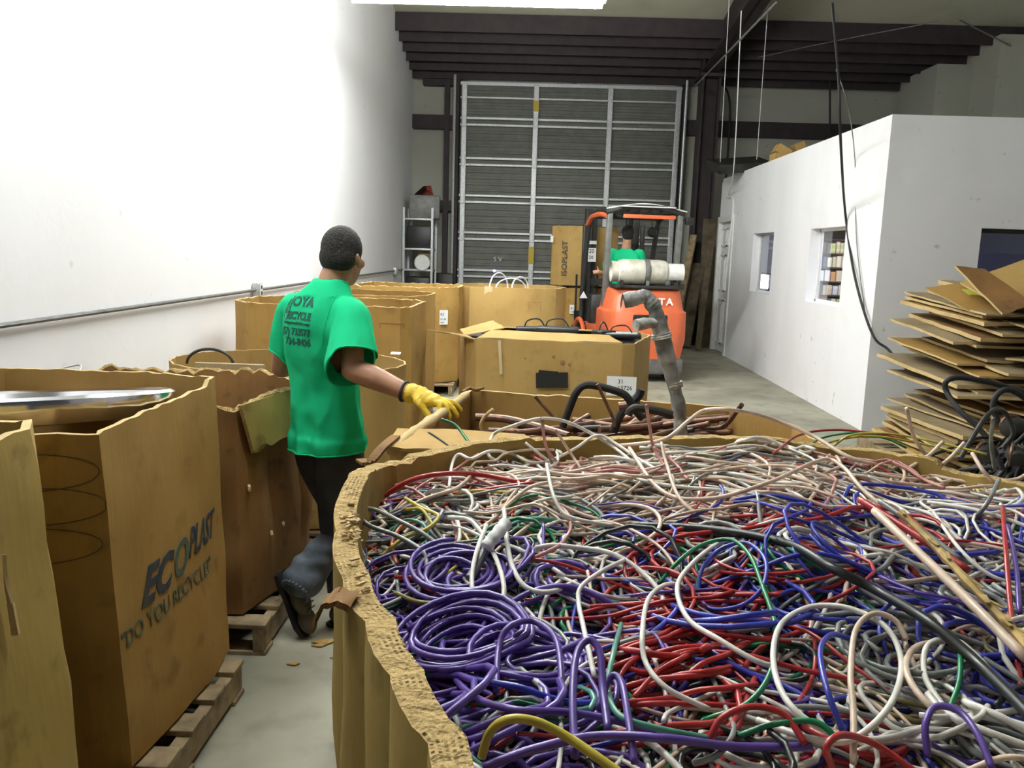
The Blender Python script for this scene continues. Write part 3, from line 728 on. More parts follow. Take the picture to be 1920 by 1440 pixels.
# --- pipe bin behind it
PB = [(-.44, 2.58), (-.38, 2.95), (-.27, 3.66), (.86, 3.46), (1.02, 3.10), (1.02, 2.72), (.8, 2.52), (-.3, 2.48)]
pb, pbw = make_bin('pipe_bin', 'open cardboard bin of scrap copper pipes behind the wire bin', PB, .14, 1.0, th=.02, rag=.004, rimf=lambda x, y: -.03 if y < 2.75 and x > -.3 else 0, outer='card', seed=3, wob=.003, bulge=0.0)
a = hz(745, 803, 1.03); b_ = hz(985, 818, 1.03); c = hz(890, 858, 1.0); d = hz(718, 846, 1.0)
flap([a, b_, c, d], pb, 'front_flap', 'card_light', th=.012, curl=-.01, seed=4)
# crumpled left edge under the glove
mb = MB()
rr = spline([hz(875, 740, 1.02), hz(838, 768, 1.02), hz(800, 795, 1.02), hz(765, 820, 1.015), hz(735, 845, 1.0)], 8)
mb.tube(rr, [.018+.008*noise.noise(p*20) for p in rr], 8)
mb.build('crushed_edge', 'rim_plain', pb, angle=60)
rr = spline([hz(742, 818, 1.03), hz(716, 840, 1.02), hz(692, 868, .99), hz(676, 862, .98)], 6)
mb = MB(); 
for p, q in zip(rr, rr[1:]): mb.bar(p, q, .03, .008)
mb.build('folded_strip', 'card_dark', pb, smooth=False)
mb = MB()
rr = spline([hz(866, 736, 1.012), hz(880, 728, 1.02), hz(893, 731, 1.012), hz(906, 727, 1.015)], 6); mb.tube(rr, [.007+.004*abs(noise.noise(p*50)) for p in rr], 6)
mb.build('torn_fibre', 'card_dark', pb)
pallet((.22, 2.98, 0), 1.58, 1.0, 'pallet under the bin of copper pipes', rz=math.radians(-5))

# --- printed bin, left
EB = [(-1.11, 2.07), (-1.12, 2.35), (-1.125, 2.65), (-1.135, 2.93), (-1.42, 3.03), (-1.95, 3.0), (-2.18, 2.8), (-2.18, 2.25), (-1.95, 2.05), (-1.45, 2.0), (-1.27, 2.03)]
EB0 = [(-1.09, 2.12), (-1.065, 2.38), (-1.05, 2.62), (-1.07, 2.83), (-1.42, 2.97), (-1.95, 2.95), (-2.15, 2.8), (-2.15, 2.25), (-1.95, 2.1), (-1.45, 2.05), (-1.25, 2.07)]
eb, ebw = make_bin('printed_bin', 'brown octagonal cardboard bin with dark slanted lettering and a steel hoop inside', EB, .14, 1.12, bot=EB0, th=.016, rag=.004, rimf=lambda x, y: (.018 if y > 2.85 and x > -1.2 else 0)+(.015*math.sin(y*9) if x < -1.2 and y > 2.6 else 0), outer='card', seed=5, bulge=.0, wob=.004, step=.03, levels=18)
bv = bvh_of(ebw)
def on_eb(px, py): return hx(px, py, -1.10)
p0 = hx(262, 1140, -1.10)
text('EC', .145, (p0.x, p0.y, p0.z), (0, 1, 0), (0, .1, 1), 'ink_blue', ebw, 'printed_letters', bold=.006, shear=.45, bvh=bv, sx=.95)
text('O', .155, (p0.x, p0.y+.19, p0.z+.003), (0, 1, 0), (0, .1, 1), 'ink_teal', ebw, 'printed_ring', bold=.004, shear=.3, bvh=bv, sx=.85)
text('PLAST', .132, (p0.x, p0.y+.312, p0.z+.03), (0, 1, 0), (0, .1, 1), 'ink_blue', ebw, 'printed_letters', bold=.002, shear=.45, bvh=bv, sx=.62)
p1 = hx(233, 1222, -1.09)
text('"DO YOU RECYCLE?"', .07, (p1.x, p1.y, p1.z), (0, 1, 0.0), (0, 0, 1), 'ink_teal', ebw, 'printed_slogan', bold=.0, bvh=bv, sx=.92)
ef = bvh_of(ebw)
for k, (px, py) in enumerate(((120, 890), (135, 955), (125, 1030))):
    c = hy(px, py, 2.03); mb = MB(); arc = []
    for i in range(26):
        a = -1.6+3.1*i/25; q = c+Vector((-.10+.17*math.cos(a), 0, .05*math.sin(a)))
        h = ef.ray_cast(q+Vector((0, -.5, 0)), Vector((0, 1, 0)))
        if h[0] is not None: arc.append(h[0]-Vector((0, .001, 0)))
    if len(arc) > 3: mb.tube(arc, .0014, 5); mb.build('pen_curve', 'ink_faint', ebw)
mb = MB(); q = hx(398, 870, -1.125); R = Matrix.Rotation(.3, 3, 'X'); mb.box(q, (.006, .05, .085), R, bev=.002); mb.build('torn_patch', 'rim_plain', ebw, smooth=False)
pallet((-1.5, 2.28, 0), 1.0, 1.0, 'pallet under the bin with slanted lettering', rz=0.0)
# steel hoop in it
mb = MB(); mb.lathe([(.40, -.055), (.435, -.05), (.452, -.01), (.45, .018), (.435, .027), (.41, .018), (.40, .0)], n=72, cap=False)
hoop = mb.build('rim', 'chrome'); 
t = thing('steel_hoop_lid', 'large shiny steel drum lid lying in the bin with slanted lettering', 'drum lid', (-1.60, 2.54, 1.10))
t.rotation_euler = (math.radians(-7.0), math.radians(-3.5), 0); hoop.parent = t
MB().lathe([(.005, -.04), (.38, -.035), (.405, -.03), (.405, -.015), (.38, -.02), (.005, -.025)], n=64, cap=False).build('dish', 'grey_metal', t)

# --- bin at the left edge, nearest the camera
FL = [(-1.14, 1.3), (-1.145, 1.6), (-1.15, 1.84), (-1.20, 1.93), (-1.9, 1.93), (-2.1, 1.75), (-2.1, 1.1), (-1.9, .9), (-1.45, .9), (-1.15, 1.05)]
FLb = [(-1.05, 1.3), (-1.035, 1.6), (-1.035, 1.82), (-1.10, 1.92), (-1.9, 1.92), (-2.1, 1.75), (-2.1, 1.1), (-1.9, .9), (-1.45, .9), (-1.06, 1.05)]
flb, flw = make_bin('dirty_bin', 'yellowish worn cardboard bin cut off at the left edge of the photo', FL, .02, 1.18, bot=FLb, th=.02, rag=.006, outer='card_yellow', seed=8, bulge=0, wob=.006)
mb = MB(); q = hx(20, 1100, -1.33)
rr = spline([hx(8, 1040, -1.112), hx(12, 1090, -1.105), hx(20, 1130, -1.095), hx(30, 1190, -1.088)], 5)
for i, (a, b_) in enumerate(zip(rr, rr[1:])): mb.bar(a, b_, .008, .006+.0007*i)
mb.build('torn_patch', 'rim_plain', flw, smooth=False)
mb = MB(); mb.tube(spline([(-2.1, 1.2, 1.02), (-1.9, 1.4, 1.05), (-1.7, 1.65, 1.04), (-1.5, 1.8, 1.0)], 8), .012, 8)
tag(mb.build('scrap_tube', 'galv'), 'bent metal tube lying inside the leftmost worn bin', 'tube')

# --- torn dark bin
DB = [(-1.14, 3.12), (-1.09, 3.35), (-1.03, 3.6), (-1.0, 3.74), (-1.1, 3.92), (-1.3, 4.02), (-1.95, 4.02), (-2.12, 3.85), (-2.12, 3.25), (-1.95, 3.1), (-1.5, 3.09)]
DBb = [(-1.12, 3.12), (-1.06, 3.35), (-1.0, 3.55), (-.99, 3.66), (-1.08, 3.85), (-1.3, 3.97), (-1.95, 4.0), (-2.1, 3.85), (-2.1, 3.25), (-1.95, 3.12), (-1.5, 3.1)]
db, dbw = make_bin('torn_bin', 'dark stained torn cardboard bin left of the standing man', DB, .14, 1.0, bot=DBb, th=.024, rag=.022, rimf=lambda x, y: -.01+.015*noise.noise(Vector((x*5, y*5, 3))), outer='card_dark', rim='rim', seed=9, bulge=.02, wob=.012, rimsub=4)
a = Vector((-1.12, 3.13, .995)); b_ = Vector((-1.01, 3.66, 1.0)); c = Vector((-.955, 3.62, .845)); d = Vector((-1.075, 3.16, .80))
flap([a, b_, c, d], db, 'hanging_flap', 'card_yellow', th=.014, rag=.02, rim='rim', seed=6, sub=12, curl=.01)
dbv = bvh_of(dbw)
rnd = random.Random(11)
for (px, py, s_) in ((460, 925, .05), (492, 915, .045), (526, 982, .025), (510, 1000, .02)):
    q = hx(px, py, -1.05); h = dbv.ray_cast(q+Vector((.3, 0, 0)), Vector((-1, 0, 0)))
    if h[0] is not None: MB().box(h[0]+Vector((.008, 0, 0)), (.012, s_*1.4, s_*.5), Matrix.Rotation(rnd.uniform(-.6, .6), 3, 'X') @ Matrix.Rotation(.4, 3, 'Z'), bev=.003).build('torn_patch', 'rim_plain', dbw)
pallet((-1.52, 3.55, 0), 1.02, 1.0, 'pallet under the dark torn bin beside the standing man')
cable([(-2.2, 3.3, 1.0), hz(140, 685, 1.05), hz(150, 700, 1.05), hz(175, 704, 1.03)], .004, 'galv', 'wire_offcut', 'short bright wire sticking up behind the bin with slanted lettering')

# --- round bin behind the man
def ell(cx, cy, rx, ry, n=20): return [(cx+rx*math.cos(2*PI*i/n), cy+ry*math.sin(2*PI*i/n)) for i in range(n)]
RB = ell(-1.36, 4.62, .66, .5, 22)
rb, rbw = make_bin('round_bin', 'rounded cardboard bin behind the standing man', RB, .14, .97, th=.01, rag=.003, outer='card_light', seed=12, bulge=.0, wob=.003)
label_on(rbw, hz(742, 663, .975)+Vector((0, .0, 0)), (1, .1, 0), (0, 1, .3), .06, .035, [], .01)
pallet((-1.36, 4.6, 0), 1.1, .95, 'pallet under the rounded bin behind the standing man')
mb = MB(); arc = [(-1.77+.13*math.cos(a), 4.5, .95+.085*math.sin(a)) for a in [PI*(1.0-i/18) for i in range(19)]]
mb.tube(arc, .008, 8); tag(mb.build('dark_hoop', 'dark_metal'), 'dark curved hoop poking out of the rounded bin by the wall', 'hoop')
mb = MB(); mb.mm(-.17, .2, -.02, .02, 0, .1); o = tag(mb.build('board_offcut', 'card_grey', smooth=False), 'grey cardboard piece standing in the rounded bin', 'cardboard'); o.location = (-1.62, 4.35, .88)

# --- row along the wall
B4 = [(-2.02, 5.86), (-.93, 5.86), (-.86, 5.94), (-.84, 6.6), (-1.0, 6.85), (-2.0, 6.85), (-2.2, 6.6), (-2.2, 6.1)]
b4, b4w = make_bin('square_bin', 'tall tan cardboard bin right behind the standing man', B4, .14, 1.2, th=.02, rag=.006, outer='card', seed=14, bulge=0.0, wob=.003)
bb = bvh_of(b4w)
c1 = hy(735, 607, 5.86)
mb = MB(); mb.mm(-.09, .09, -.002, .002, -.003, .003); mb.mm(-.09, -.084, -.002, .002, -.035, 0); mb.mm(.084, .09, -.002, .002, -.035, 0)
o = mb.build('handle_slot', 'card_dark', b4w, smooth=False); o.location = c1
pallet((-1.5, 6.35, 0), 1.2, 1.0, 'pallet under the tall bin right behind the standing man')
B5 = [(-1.9, 7.25), (-1.08, 7.25), (-.95, 7.5), (-.93, 8.0), (-1.1, 8.2), (-1.9, 8.2), (-2.15, 8.0), (-2.15, 7.45)]
b5, b5w = make_bin('octagonal_bin', 'tan octagonal cardboard bin third from the far end of the wall row', B5, .14, 1.2, th=.012, rag=.003, outer='card', seed=15, wob=.003)
pallet((-1.5, 7.7, 0), 1.1, .95, 'pallet under the third octagonal bin from the far end of the row')
B6 = [(-2.05, 9.25), (-1.9, 9.05), (-1.15, 9.05), (-.98, 9.15), (-.82, 9.32), (-.82, 9.9), (-1.0, 10.1), (-1.95, 10.1)]
b6, b6w = make_bin('octagonal_bin', 'tan octagonal cardboard bin with a white label at the end of the wall row', B6, .14, 1.2, th=.03, rag=.008, outer='card', seed=16, wob=.005)
pallet((-1.42, 9.55, 0), 1.15, 1.0, 'pallet under the bin with the white label at the end of the row')
h = bvh_of(b6w).ray_cast(hy(829, 597, 9.0)-Vector((0, 1, 0)), Vector((0, 1, 0)))
lp = h[0] if h[0] is not None else hy(829, 597, 9.2)
label_on(b6w, lp-Vector((0, .012, 0)), (.86, .5, 0) if lp.x > -1 else (1, 0, 0), (0, 0, 1), .10, .16, [(-.04, .02, 'R2', .04), (-.04, -.03, '01 26', .03), (-.04, -.065, '0000', .022)], .03)
mb = MB(); mb.box((0, 0, .03), (.28, .14, .02), Matrix.Rotation(.12, 3, 'Y'), bev=.004); o = tag(mb.build('wood_scrap', 'wood_dark'), 'small dark scrap on the floor beside the labelled bin', 'scrap'); o.location = (-.93, 8.6, 0)

# --- wide bin in front of the door, stacked bins beside it
WB = [(-.94, 9.95), (-.72, 9.6), (.02, 9.6), (.28, 9.75), (.42, 10.2), (.2, 10.75), (-.7, 10.75), (-.94, 10.5)]
wb_, wbw = make_bin('octagonal_bin', 'wide light tan octagonal bin in front of the overhead door', WB, .14, 1.2, th=.014, rag=.003, outer='card_light', seed=17, wob=.003)
pallet((-.3, 10.15, 0), 1.2, 1.1, 'pallet under the wide tan bin before the overhead door')
text('ECOBOX', .05, hy(866, 575, 9.9)+Vector((-.02, -.06, 0)), (.54, -.84, 0), (0, 0, 1), 'ink_faint', wbw, bvh=None)
c1 = hy(1003, 567, 9.58); mb = MB(); mb.mm(-.07, .07, -.002, .002, -.002, .002); mb.mm(-.07, -.066, -.002, .002, -.09, 0); mb.mm(.066, .07, -.002, .002, -.09, 0)
o = mb.build('handle_slot', 'card_dark', wbw, smooth=False); o.location = c1
mb = MB(); mb.mm(-.045, .045, -.002, .001, -.5, .235); o = mb.build('tape_strip', 'tape', wbw, smooth=False); o.location = hy(915, 575, 9.595)
for k, (xa, xb, hh) in enumerate(((918, 952, 22), (930, 985, 14), (960, 990, 16))):
    a = hy(xa, 536, 10.0); b_ = hy(xb, 536, 10.2); hh = hh*.0085
    cable([a.lerp(b_, .5-.5*math.cos(PI*i/12))+Vector((0, 0, hh*math.sin(PI*i/12)-.03)) for i in range(13)], .009, 'white', 'white_hose', ['left white hose loop above the wide tan bin', 'long low white hose loop above the wide tan bin', 'right white hose loop above the wide tan bin'][k], 'hose', group='white hoses in the wide bin')
LBx = octo(.40, 1.30, 12.95, 13.85, .2)
lb, lbw = make_bin('lower_bin', 'tan bin under the stacked one left of the forklift', LBx, .14, 1.08, th=.014, outer='card', seed=18)
label_on(lbw, hy(1074, 580, 12.93), (1, 0, 0), (0, 0, 1), .1, .14, [(-.035, .0, 'R1', .05), (-.035, -.05, '320', .035)], .03)
ub, ubw = make_bin('stacked_bin', 'tan bin with upright dark lettering stacked beside the forklift', octo(.29, 1.32, 12.93, 13.9, .22), 1.12, 2.02, th=.014, outer='card_light', seed=19, bulge=0, wob=.002)
mb = MB(); mb.prism(octo(.31, 1.30, 12.95, 13.88, .22), 2.015, 2.03); mb.build('lid', 'card_light', ub, smooth=False)
q = hy(1062, 518, 12.9); text('ISOPLAST', .12, q, (0, 0, 1), (-1, 0, 0), 'ink', ubw, 'printed_letters', bold=.001, sx=1.0, space=1.08)
label_on(ubw, hy(1035, 448, 13.05), (.7, -.7, 0), (0, 0, 1), .06, .1, [], .01)
pallet((.85, 13.4, 0), 1.0, .95, 'pallet under the two stacked bins')
mb = MB()
for i in range(5): mb.mm(.4, 1.25, 13.0+.17*i, 13.08+.17*i, 1.09, 1.118)
tag(mb.build('slip_sheet', 'wood_dark', smooth=False), 'dark boards between the two stacked bins', 'boards')

# --- box of bags in the middle
GB = [(-.41, 6.30), (.70, 6.26), (.80, 6.30), (1.02, 7.02), (.95, 7.25), (-.45, 7.3), (-.6, 7.0), (-.5, 6.4)]
gb, gbw = make_bin('bag_box', 'large light brown carton with the 31 13726 label and folded top flaps', GB, .14, .95, cat='cardboard box', th=.012, rag=.003, outer='card_light', seed=21, bulge=0, wob=.002)
flap([(-.55, 6.62, .95), (-.43, 6.3, .95), (-.62, 6.35, .98), (-.88, 6.7, .97)], gb, 'side_flap', 'card_light', seed=2)
flap([(-.41, 6.30, .955), (.70, 6.27, .955), (.62, 6.52, .985), (-.30, 6.5, 1.0)], gb, 'front_flap', 'card_light', seed=3, rag=.01)
flap([(.9, 7.25, .955), (-.45, 7.3, .955), (-.35, 6.92, .985), (.85, 6.9, .985)], gb, 'rear_flap', 'card_light', seed=5, rag=.01)
flap([(-.52, 6.5, .95), (-.6, 7.0, .95), (-.33, 7.0, 1.03), (-.2, 6.5, 1.02)], gb, 'left_flap', 'card_light', seed=7)
label_on(gbw, hy(1165, 724, 6.255), (1, -.035, 0), (0, 0, 1), .225, .15, [(-.03, .02, '31', .045), (-.03, -.028, '13726', .045)], .04)
mb = MB(); c1 = hy(1035, 713, 6.25); mb.box(c1, (.245, .004, .12), Matrix.Rotation(-.04, 3, 'Y'), bev=.001); mb.box(c1+Vector((-.03, 0, .05)), (.15, .005, .045), Matrix.Rotation(.05, 3, 'Y'), bev=.001)
mb.build('black_patch', 'black', gbw, smooth=False)
mb = MB(); c1 = hy(938, 670, 6.27); mb.box(c1, (.022, .003, .26), Matrix.Rotation(-.08, 3, 'Y')); mb.build('tape_strip', 'tape', gbw, smooth=False)
mb = MB()
for (px, py, rr_) in ((985, 672, .008), (1038, 669, .012), (1055, 680, .02), (1068, 684, .012)): mb.lathe([(.001, 0), (rr_, .001), (.001, .002)], c=hy(px, py, 6.262), axis=(0, -1, 0), n=10, cap=False)
mb.build('stain', plain('brown_stain', (.28, .15, .06), .9, var=.4, scale=60), gbw)
pallet((.24, 6.78, 0), 1.25, .95, 'pallet under the carton of bags')
# bags and cases in it
def bag(px, py, y, w_, d, h_, rz, label, mat='black'):
    c = hy(px, py, y); c.z = .955
    t = thing('handbag', label, 'bag', tuple(c), rz, 'black bags in the carton')
    mb = MB(); mb.mm(-w_/2, w_/2, -d/2, d/2, 0, h_, bev=min(h_, d)*.25); mb.build('bag_body', mat, t)
    k = spline([(-w_*.3, 0, h_*.8), (-w_*.2, 0, h_+.05), (w_*.12, .02, h_+.06), (w_*.3, 0, h_*.8)], 8); MB().tube(k, .006, 6).build('handle', 'black', t)
    return t
bag(1003, 617, 6.75, .30, .16, .06, .1, 'long black bag at the left of the carton')
bag(1045, 620, 6.7, .34, .2, .07, -.1, 'black case with a thin handle in the middle of the carton')
bag(1132, 622, 6.75, .16, .14, .05, .6, 'small black pouch right of the centre of the carton')
t = bag(1165, 625, 6.75, .32, .24, .03, -.1, 'flat grey black-edged case at the right end of the carton')
MB().mm(-.13, .13, -.09, .09, .03, .036, bev=.002).build('silver_panel', 'galv', t)
mb = MB(); mb.prism([(p[0]*.97+.01, p[1]*.97+.2) for p in GB], .15, .9); tag(mb.build('packed_bags', 'black_rub', smooth=False), 'mass of dark bags filling the carton below its flaps', 'bags', kind='stuff')

# floor scraps
for k, (px, py, s_) in enumerate(((607, 1203, .05), (628, 1233, .02), (550, 1245, .025), (598, 1210, .03))):
    p = hz(px, py, .004); mb = MB(); mb.prism([(-s_, -.3*s_), (s_*.4, -.5*s_), (s_, .2*s_), (0, .5*s_)], 0, .004)
    o = tag(mb.build('paper_scrap', 'card_light', smooth=False), ['largest torn cardboard scrap on the floor by the boot', 'tiny pale scrap on the floor right of the boot', 'dark crumb of cardboard in the middle of the aisle', 'thin scrap touching the largest one on the floor', 'scrap hidden behind the wire bin rim'][k], 'scrap'); o.location = p
# ------------------------------------------------------------------ forklift
FK = thing('forklift', 'orange and grey forklift seen from behind, parked before the overhead door', 'forklift', (1.50, 10.55, 0), math.radians(9))
mb = MB()                         # counterweight: rounded, narrowing to the top
prof = [(.30, .50, .02), (.55, .545, .0), (.90, .54, .0), (.93, .50, .01), (1.17, .46, .06), (1.2, .43, .10)]
vs = []; n = 0
for (z, hw, yb) in prof:
    ring = [(-hw, .62), (-hw, yb+.16), (-hw+.05, yb+.06), (-hw+.16, yb+.0), (hw-.16, yb+.0), (hw-.05, yb+.06), (hw, yb+.16), (hw, .62)]
    n = len(ring); vs += [(x, y, z) for x, y in ring]
fs = []
for i in range(len(prof)-1):
    for k in range(n): fs.append((i*n+k, i*n+(k+1) % n, (i+1)*n+(k+1) % n, (i+1)*n+k))
fs += [tuple(range(n-1, -1, -1)), tuple(range((len(prof)-1)*n, len(prof)*n))]
mb.add(vs, fs); cw = mb.build('counterweight', 'orange', FK, angle=35)
MB().mm(-.22, .25, -.012, .05, .74, .88, bev=.03).build('grille_opening', 'black', cw)
mb = MB()
for i in range(4): mb.mm(-.2, .23, -.016, .0, .755+.03*i, .767+.03*i)
mb.build('grille_bar', 'dark_metal', cw, smooth=False)
text('TOYOTA', .125, (-.33, .012, 1.0), (1, 0, 0), (0, .1, 1), 'white', cw, 'lettering', bold=.004, space=1.28, sx=1.05, depth=.002, lift=.004)
MB().mm(-.5, .5, .02, .6, .10, .31, bev=.04).build('rear_frame', 'grey_metal', FK)
MB().mm(-.46, .46, .6, 1.95, .22, .62, bev=.04).build('chassis', 'orange', FK)
MB().mm(-.56, -.40, .9, 1.25, .25, .34, bev=.02).build('step', 'dark_metal', FK)
MB().mm(-.4, .4, .35, 1.0, .62, 1.02, bev=.06).build('engine_hood', 'dark_metal', FK)
mb = MB(); mb.mm(-.25, .25, .55, 1.0, 1.02, 1.12, bev=.04); mb.box((0, .52, 1.3), (.46, .12, .42), Matrix.Rotation(.15, 3, 'X'), bev=.05); mb.build('seat', 'black', FK)
MB().mm(-.42, .42, 1.5, 1.75, .6, 1.05, bev=.05).build('dashboard', 'dark_metal', FK)
mb = MB(); pts = [(.17*math.cos(a), .05*math.sin(a), .16*math.sin(a)) for a in [2*PI*i/24 for i in range(24)]]
mb.tube([(p[0]-.02, 1.32+p[1], 1.22+p[2]*.6) for p in pts], .014, 6, closed=True); mb.tube([(-.02, 1.32, 1.22), (-.02, 1.6, 1.0)], .025)
mb.build('steering_wheel', 'black', FK)
def wheel(x, y, r, w_):
    o = MB().lathe([(r*.6, -w_/2), (r*.92, -w_/2), (r, -w_/2+.03), (r, w_/2-.03), (r*.92, w_/2), (r*.6, w_/2)], c=(x, y, r), axis=(1, 0, 0), n=32).build('tyre', 'black_rub', FK)
    MB().lathe([(.02, -w_/2-.004), (r*.45, -w_/2-.004), (r*.6, -w_/2+.03), (r*.6, w_/2-.03), (r*.45, w_/2+.004), (.02, w_/2+.004)], c=(x, y, r), axis=(1, 0, 0), n=24).build('wheel_rim', 'grey_metal', o)
wheel(-.44, .42, .22, .16); wheel(.44, .42, .22, .16); wheel(-.5, 1.75, .31, .2); wheel(.5, 1.75, .31, .2)
MB().tube([(-.60, 1.4+.38*math.cos(a), .3+.40*math.sin(a)) for a in [PI*i/10 for i in range(11)]], .03, 6).build('fender', 'orange', FK)
# overhead guard
for s in (-1, 1):
    MB().bar((s*.47, .50, .95), (s*.47, .42, 2.16), .07, .09, up=(0, 1, 0), bev=.012).build('rear_post', 'grey_metal', FK)
    mb = MB(); mb.tube(spline([(s*.5, 1.75, .95), (s*.5, 1.62, 1.6), (s*.5, 1.45, 2.05), (s*.49, 1.3, 2.17)], 6), .038, 8); mb.build('front_post', 'dark_metal', FK)
mb = MB()
mb.tube(spline([(-.5, 1.36, 2.13), (-.49, .9, 2.20), (-.47, .42, 2.17)], 6), .04, 8); mb.tube(spline([(.5, 1.36, 2.13), (.49, .9, 2.20), (.47, .42, 2.17)], 6), .04, 8)
mb.tube(spline([(-.52, .4, 2.15), (-.25, .38, 2.22), (0, .37, 2.235), (.25, .38, 2.22), (.52, .4, 2.15)], 6), .035, 8)
mb.tube([(-.5, 1.34, 2.14), (.5, 1.34, 2.14)], .035, 8)
for i in range(6): x = -.38+.152*i; mb.mm(x-.012, x+.012, .4, 1.35, 2.17, 2.22)
mb.build('guard_roof', 'dark_metal', FK)
mb = MB(); mb.tube(spline([(-.51, 1.5, 2.02), (-.52, 1.2, 2.12), (-.5, .75, 2.14), (-.48, .46, 2.1)], 6), .035, 8)
mb.mm(-.30, .40, .375, .41, 2.085, 2.135, bev=.01); mb.build('guard_trim', 'orange', FK)
mb = MB(); mb.mm(-.35, .38, .32, .38, 2.225, 2.24, bev=.004); mb.tube(spline([(-.52, .4, 2.2), (0, .36, 2.27), (.55, .4, 2.19)], 8), .01, 6); mb.build('rain_cover', 'white', FK)
mb = MB(); mb.lathe([(.001, 0), (.06, 0), (.07, .02), (.05, .06), (.001, .06)], c=(.26, .95, 1.93), axis=(0, -1, 0), n=20); mb.tube([(.26, .95, 2.18), (.26, .95, 1.95)], .01); mb.build('mirror', 'black', FK)
mb = MB(); mb.mm(.53, .64, .34, .42, 2.02, 2.12, bev=.02); mb.tube([(.5, .4, 2.1), (.56, .38, 2.07)], .012); mb.build('rear_lamp', 'black', FK)
# mast, carriage, forks
for s in (-1, 1):
    MB().mm(s*.36-.05, s*.36+.05, 2.06, 2.2, .08, 2.28, bev=.01).build('mast_rail', 'dark_metal', FK, smooth=False)
    MB().mm(s*.26-.03, s*.26+.03, 2.12, 2.22, .08, 2.22, bev=.008).build('mast_rail', 'black', FK, smooth=False)
    MB().tube([(s*.44, 2.0, .3), (s*.44, 2.0, 2.05)], .035, 10).build('lift_cylinder', 'dark_metal', FK)
for z in (.3, 1.2, 2.2): MB().mm(-.4, .4, 2.1, 2.16, z-.05, z+.05).build('mast_crossbar', 'dark_metal', FK, smooth=False)
mb = MB()
for z in (.35, .7): mb.mm(-.5, .5, 2.24, 2.28, z-.05, z+.05)
for i in range(7): x = -.48+.16*i; mb.mm(x-.012, x+.012, 2.24, 2.28, .3, 1.3)
mb.build('load_backrest', 'black', FK, smooth=False)
for s in (-1, 1): mb = MB(); mb.mm(s*.3-.055, s*.3+.055, 2.28, 2.32, .05, .75); mb.mm(s*.3-.055, s*.3+.055, 2.28, 2.42, .04, .08); mb.build('fork', 'dark_metal', FK, smooth=False)
mb = MB(); mb.add([(-.535, 1.15, .78), (-.535, 1.35, .78), (-.535, 1.25, .95)], [(0, 1, 2)]); 
MB().prism([(-.06, 0), (.06, 0), (0, .1)], -.002, .002, T=Matrix.Translation((-.52, 1.55, .98)) @ Matrix.Rotation(PI/2, 4, 'X')).build('warning_sticker', 'white', FK, smooth=False)
label_on(FK, (-.34, 1.90, 1.60), (1, 0, 0), (0, 0, 1), .12, .2, [(-.05, .03, '20', .08), (-.05, -.06, '20', .07)], .05)
label_on(FK, (-.34, 1.90, 1.78), (1, 0, 0), (0, 0, 1), .12, .05, [], .05)
mb = MB(); mb.mm(-.45, .45, .02, .36, 1.2, 1.24, bev=.01); mb.mm(-.4, -.36, .0, .04, 1.22, 1.3); mb.mm(.4, .44, 0, .04, 1.22, 1.27)
mb.build('tank_bracket', 'dark_metal', FK)
def fk(p): return FK.matrix_basis @ Vector(p)
# gas cylinder, strapped across the back
GT = thing('gas_cylinder', 'dented white gas cylinder strapped sideways on the back of the forklift', 'gas cylinder', tuple(fk((0.0, .2, 1.24))), math.radians(5))
MB().lathe([(.02, -.365), (.10, -.37), (.145, -.345), (.16, -.29), (.16, .20), (.148, .26), (.11, .30), (.05, .315), (.02, .32)], c=(-.03, 0, .165), axis=(1, 0, 0), n=32).build('cylinder_body', 'tank', GT)
MB().lathe([(.125, -.44), (.133, -.44), (.125, -.33), (.118, -.33), (.117, -.43)], c=(-.03, 0, .165), axis=(1, 0, 0), n=32, cap=False).build('foot_ring', 'tank', GT)
mb = MB(); n = 28
pr = []
for k in range(n+1):
    a = -2.35+5.0*k/n-.1
    pr.append((math.sin(a), math.cos(a)))
vs = []
for r_ in (.118, .112):
    for x in (.26, .46):
        vs += [(x, s*r_, .165+c*r_) for s, c in pr]
m_ = n+1; fs = []
for k in range(n):
    if not (19 < k < 25): pass
    fs += [(k, k+1, m_+k+1, m_+k), (2*m_+k+1, 2*m_+k, 3*m_+k, 3*m_+k+1), (m_+k, m_+k+1, 3*m_+k+1, 3*m_+k), (k+1, k, 2*m_+k, 2*m_+k+1)]
mb.add(vs, fs); mb.build('valve_collar', 'white', GT)
mb = MB(); mb.tube([(.28, 0, .165), (.36, 0, .165), (.37, -.05, .14), (.36, -.02, .05)], .022, 8); mb.build('valve', 'dark_metal', GT)
MB().lathe([(.161, -.035), (.168, -.035), (.168, .035), (.161, .035)], c=(-.02, 0, .165), axis=(1, 0, 0), n=32, cap=False).build('strap', 'grey_metal', GT)
mb = MB(); mb.box((-.02, -.168, .18), (.055, .02, .14), bev=.006); mb.mm(-.04, 0, -.16, -.14, .0, .06); mb.build('strap_buckle', 'grey_metal', GT)

# ------------------------------------------------------------------ people
def person_root(name, label, loc): return wthing(name, label, 'person', loc)
def finger(mb, pts, r): limb(mb, pts, [r, r*.97, r*.93, r*.85][:len(pts)], 10, 4)

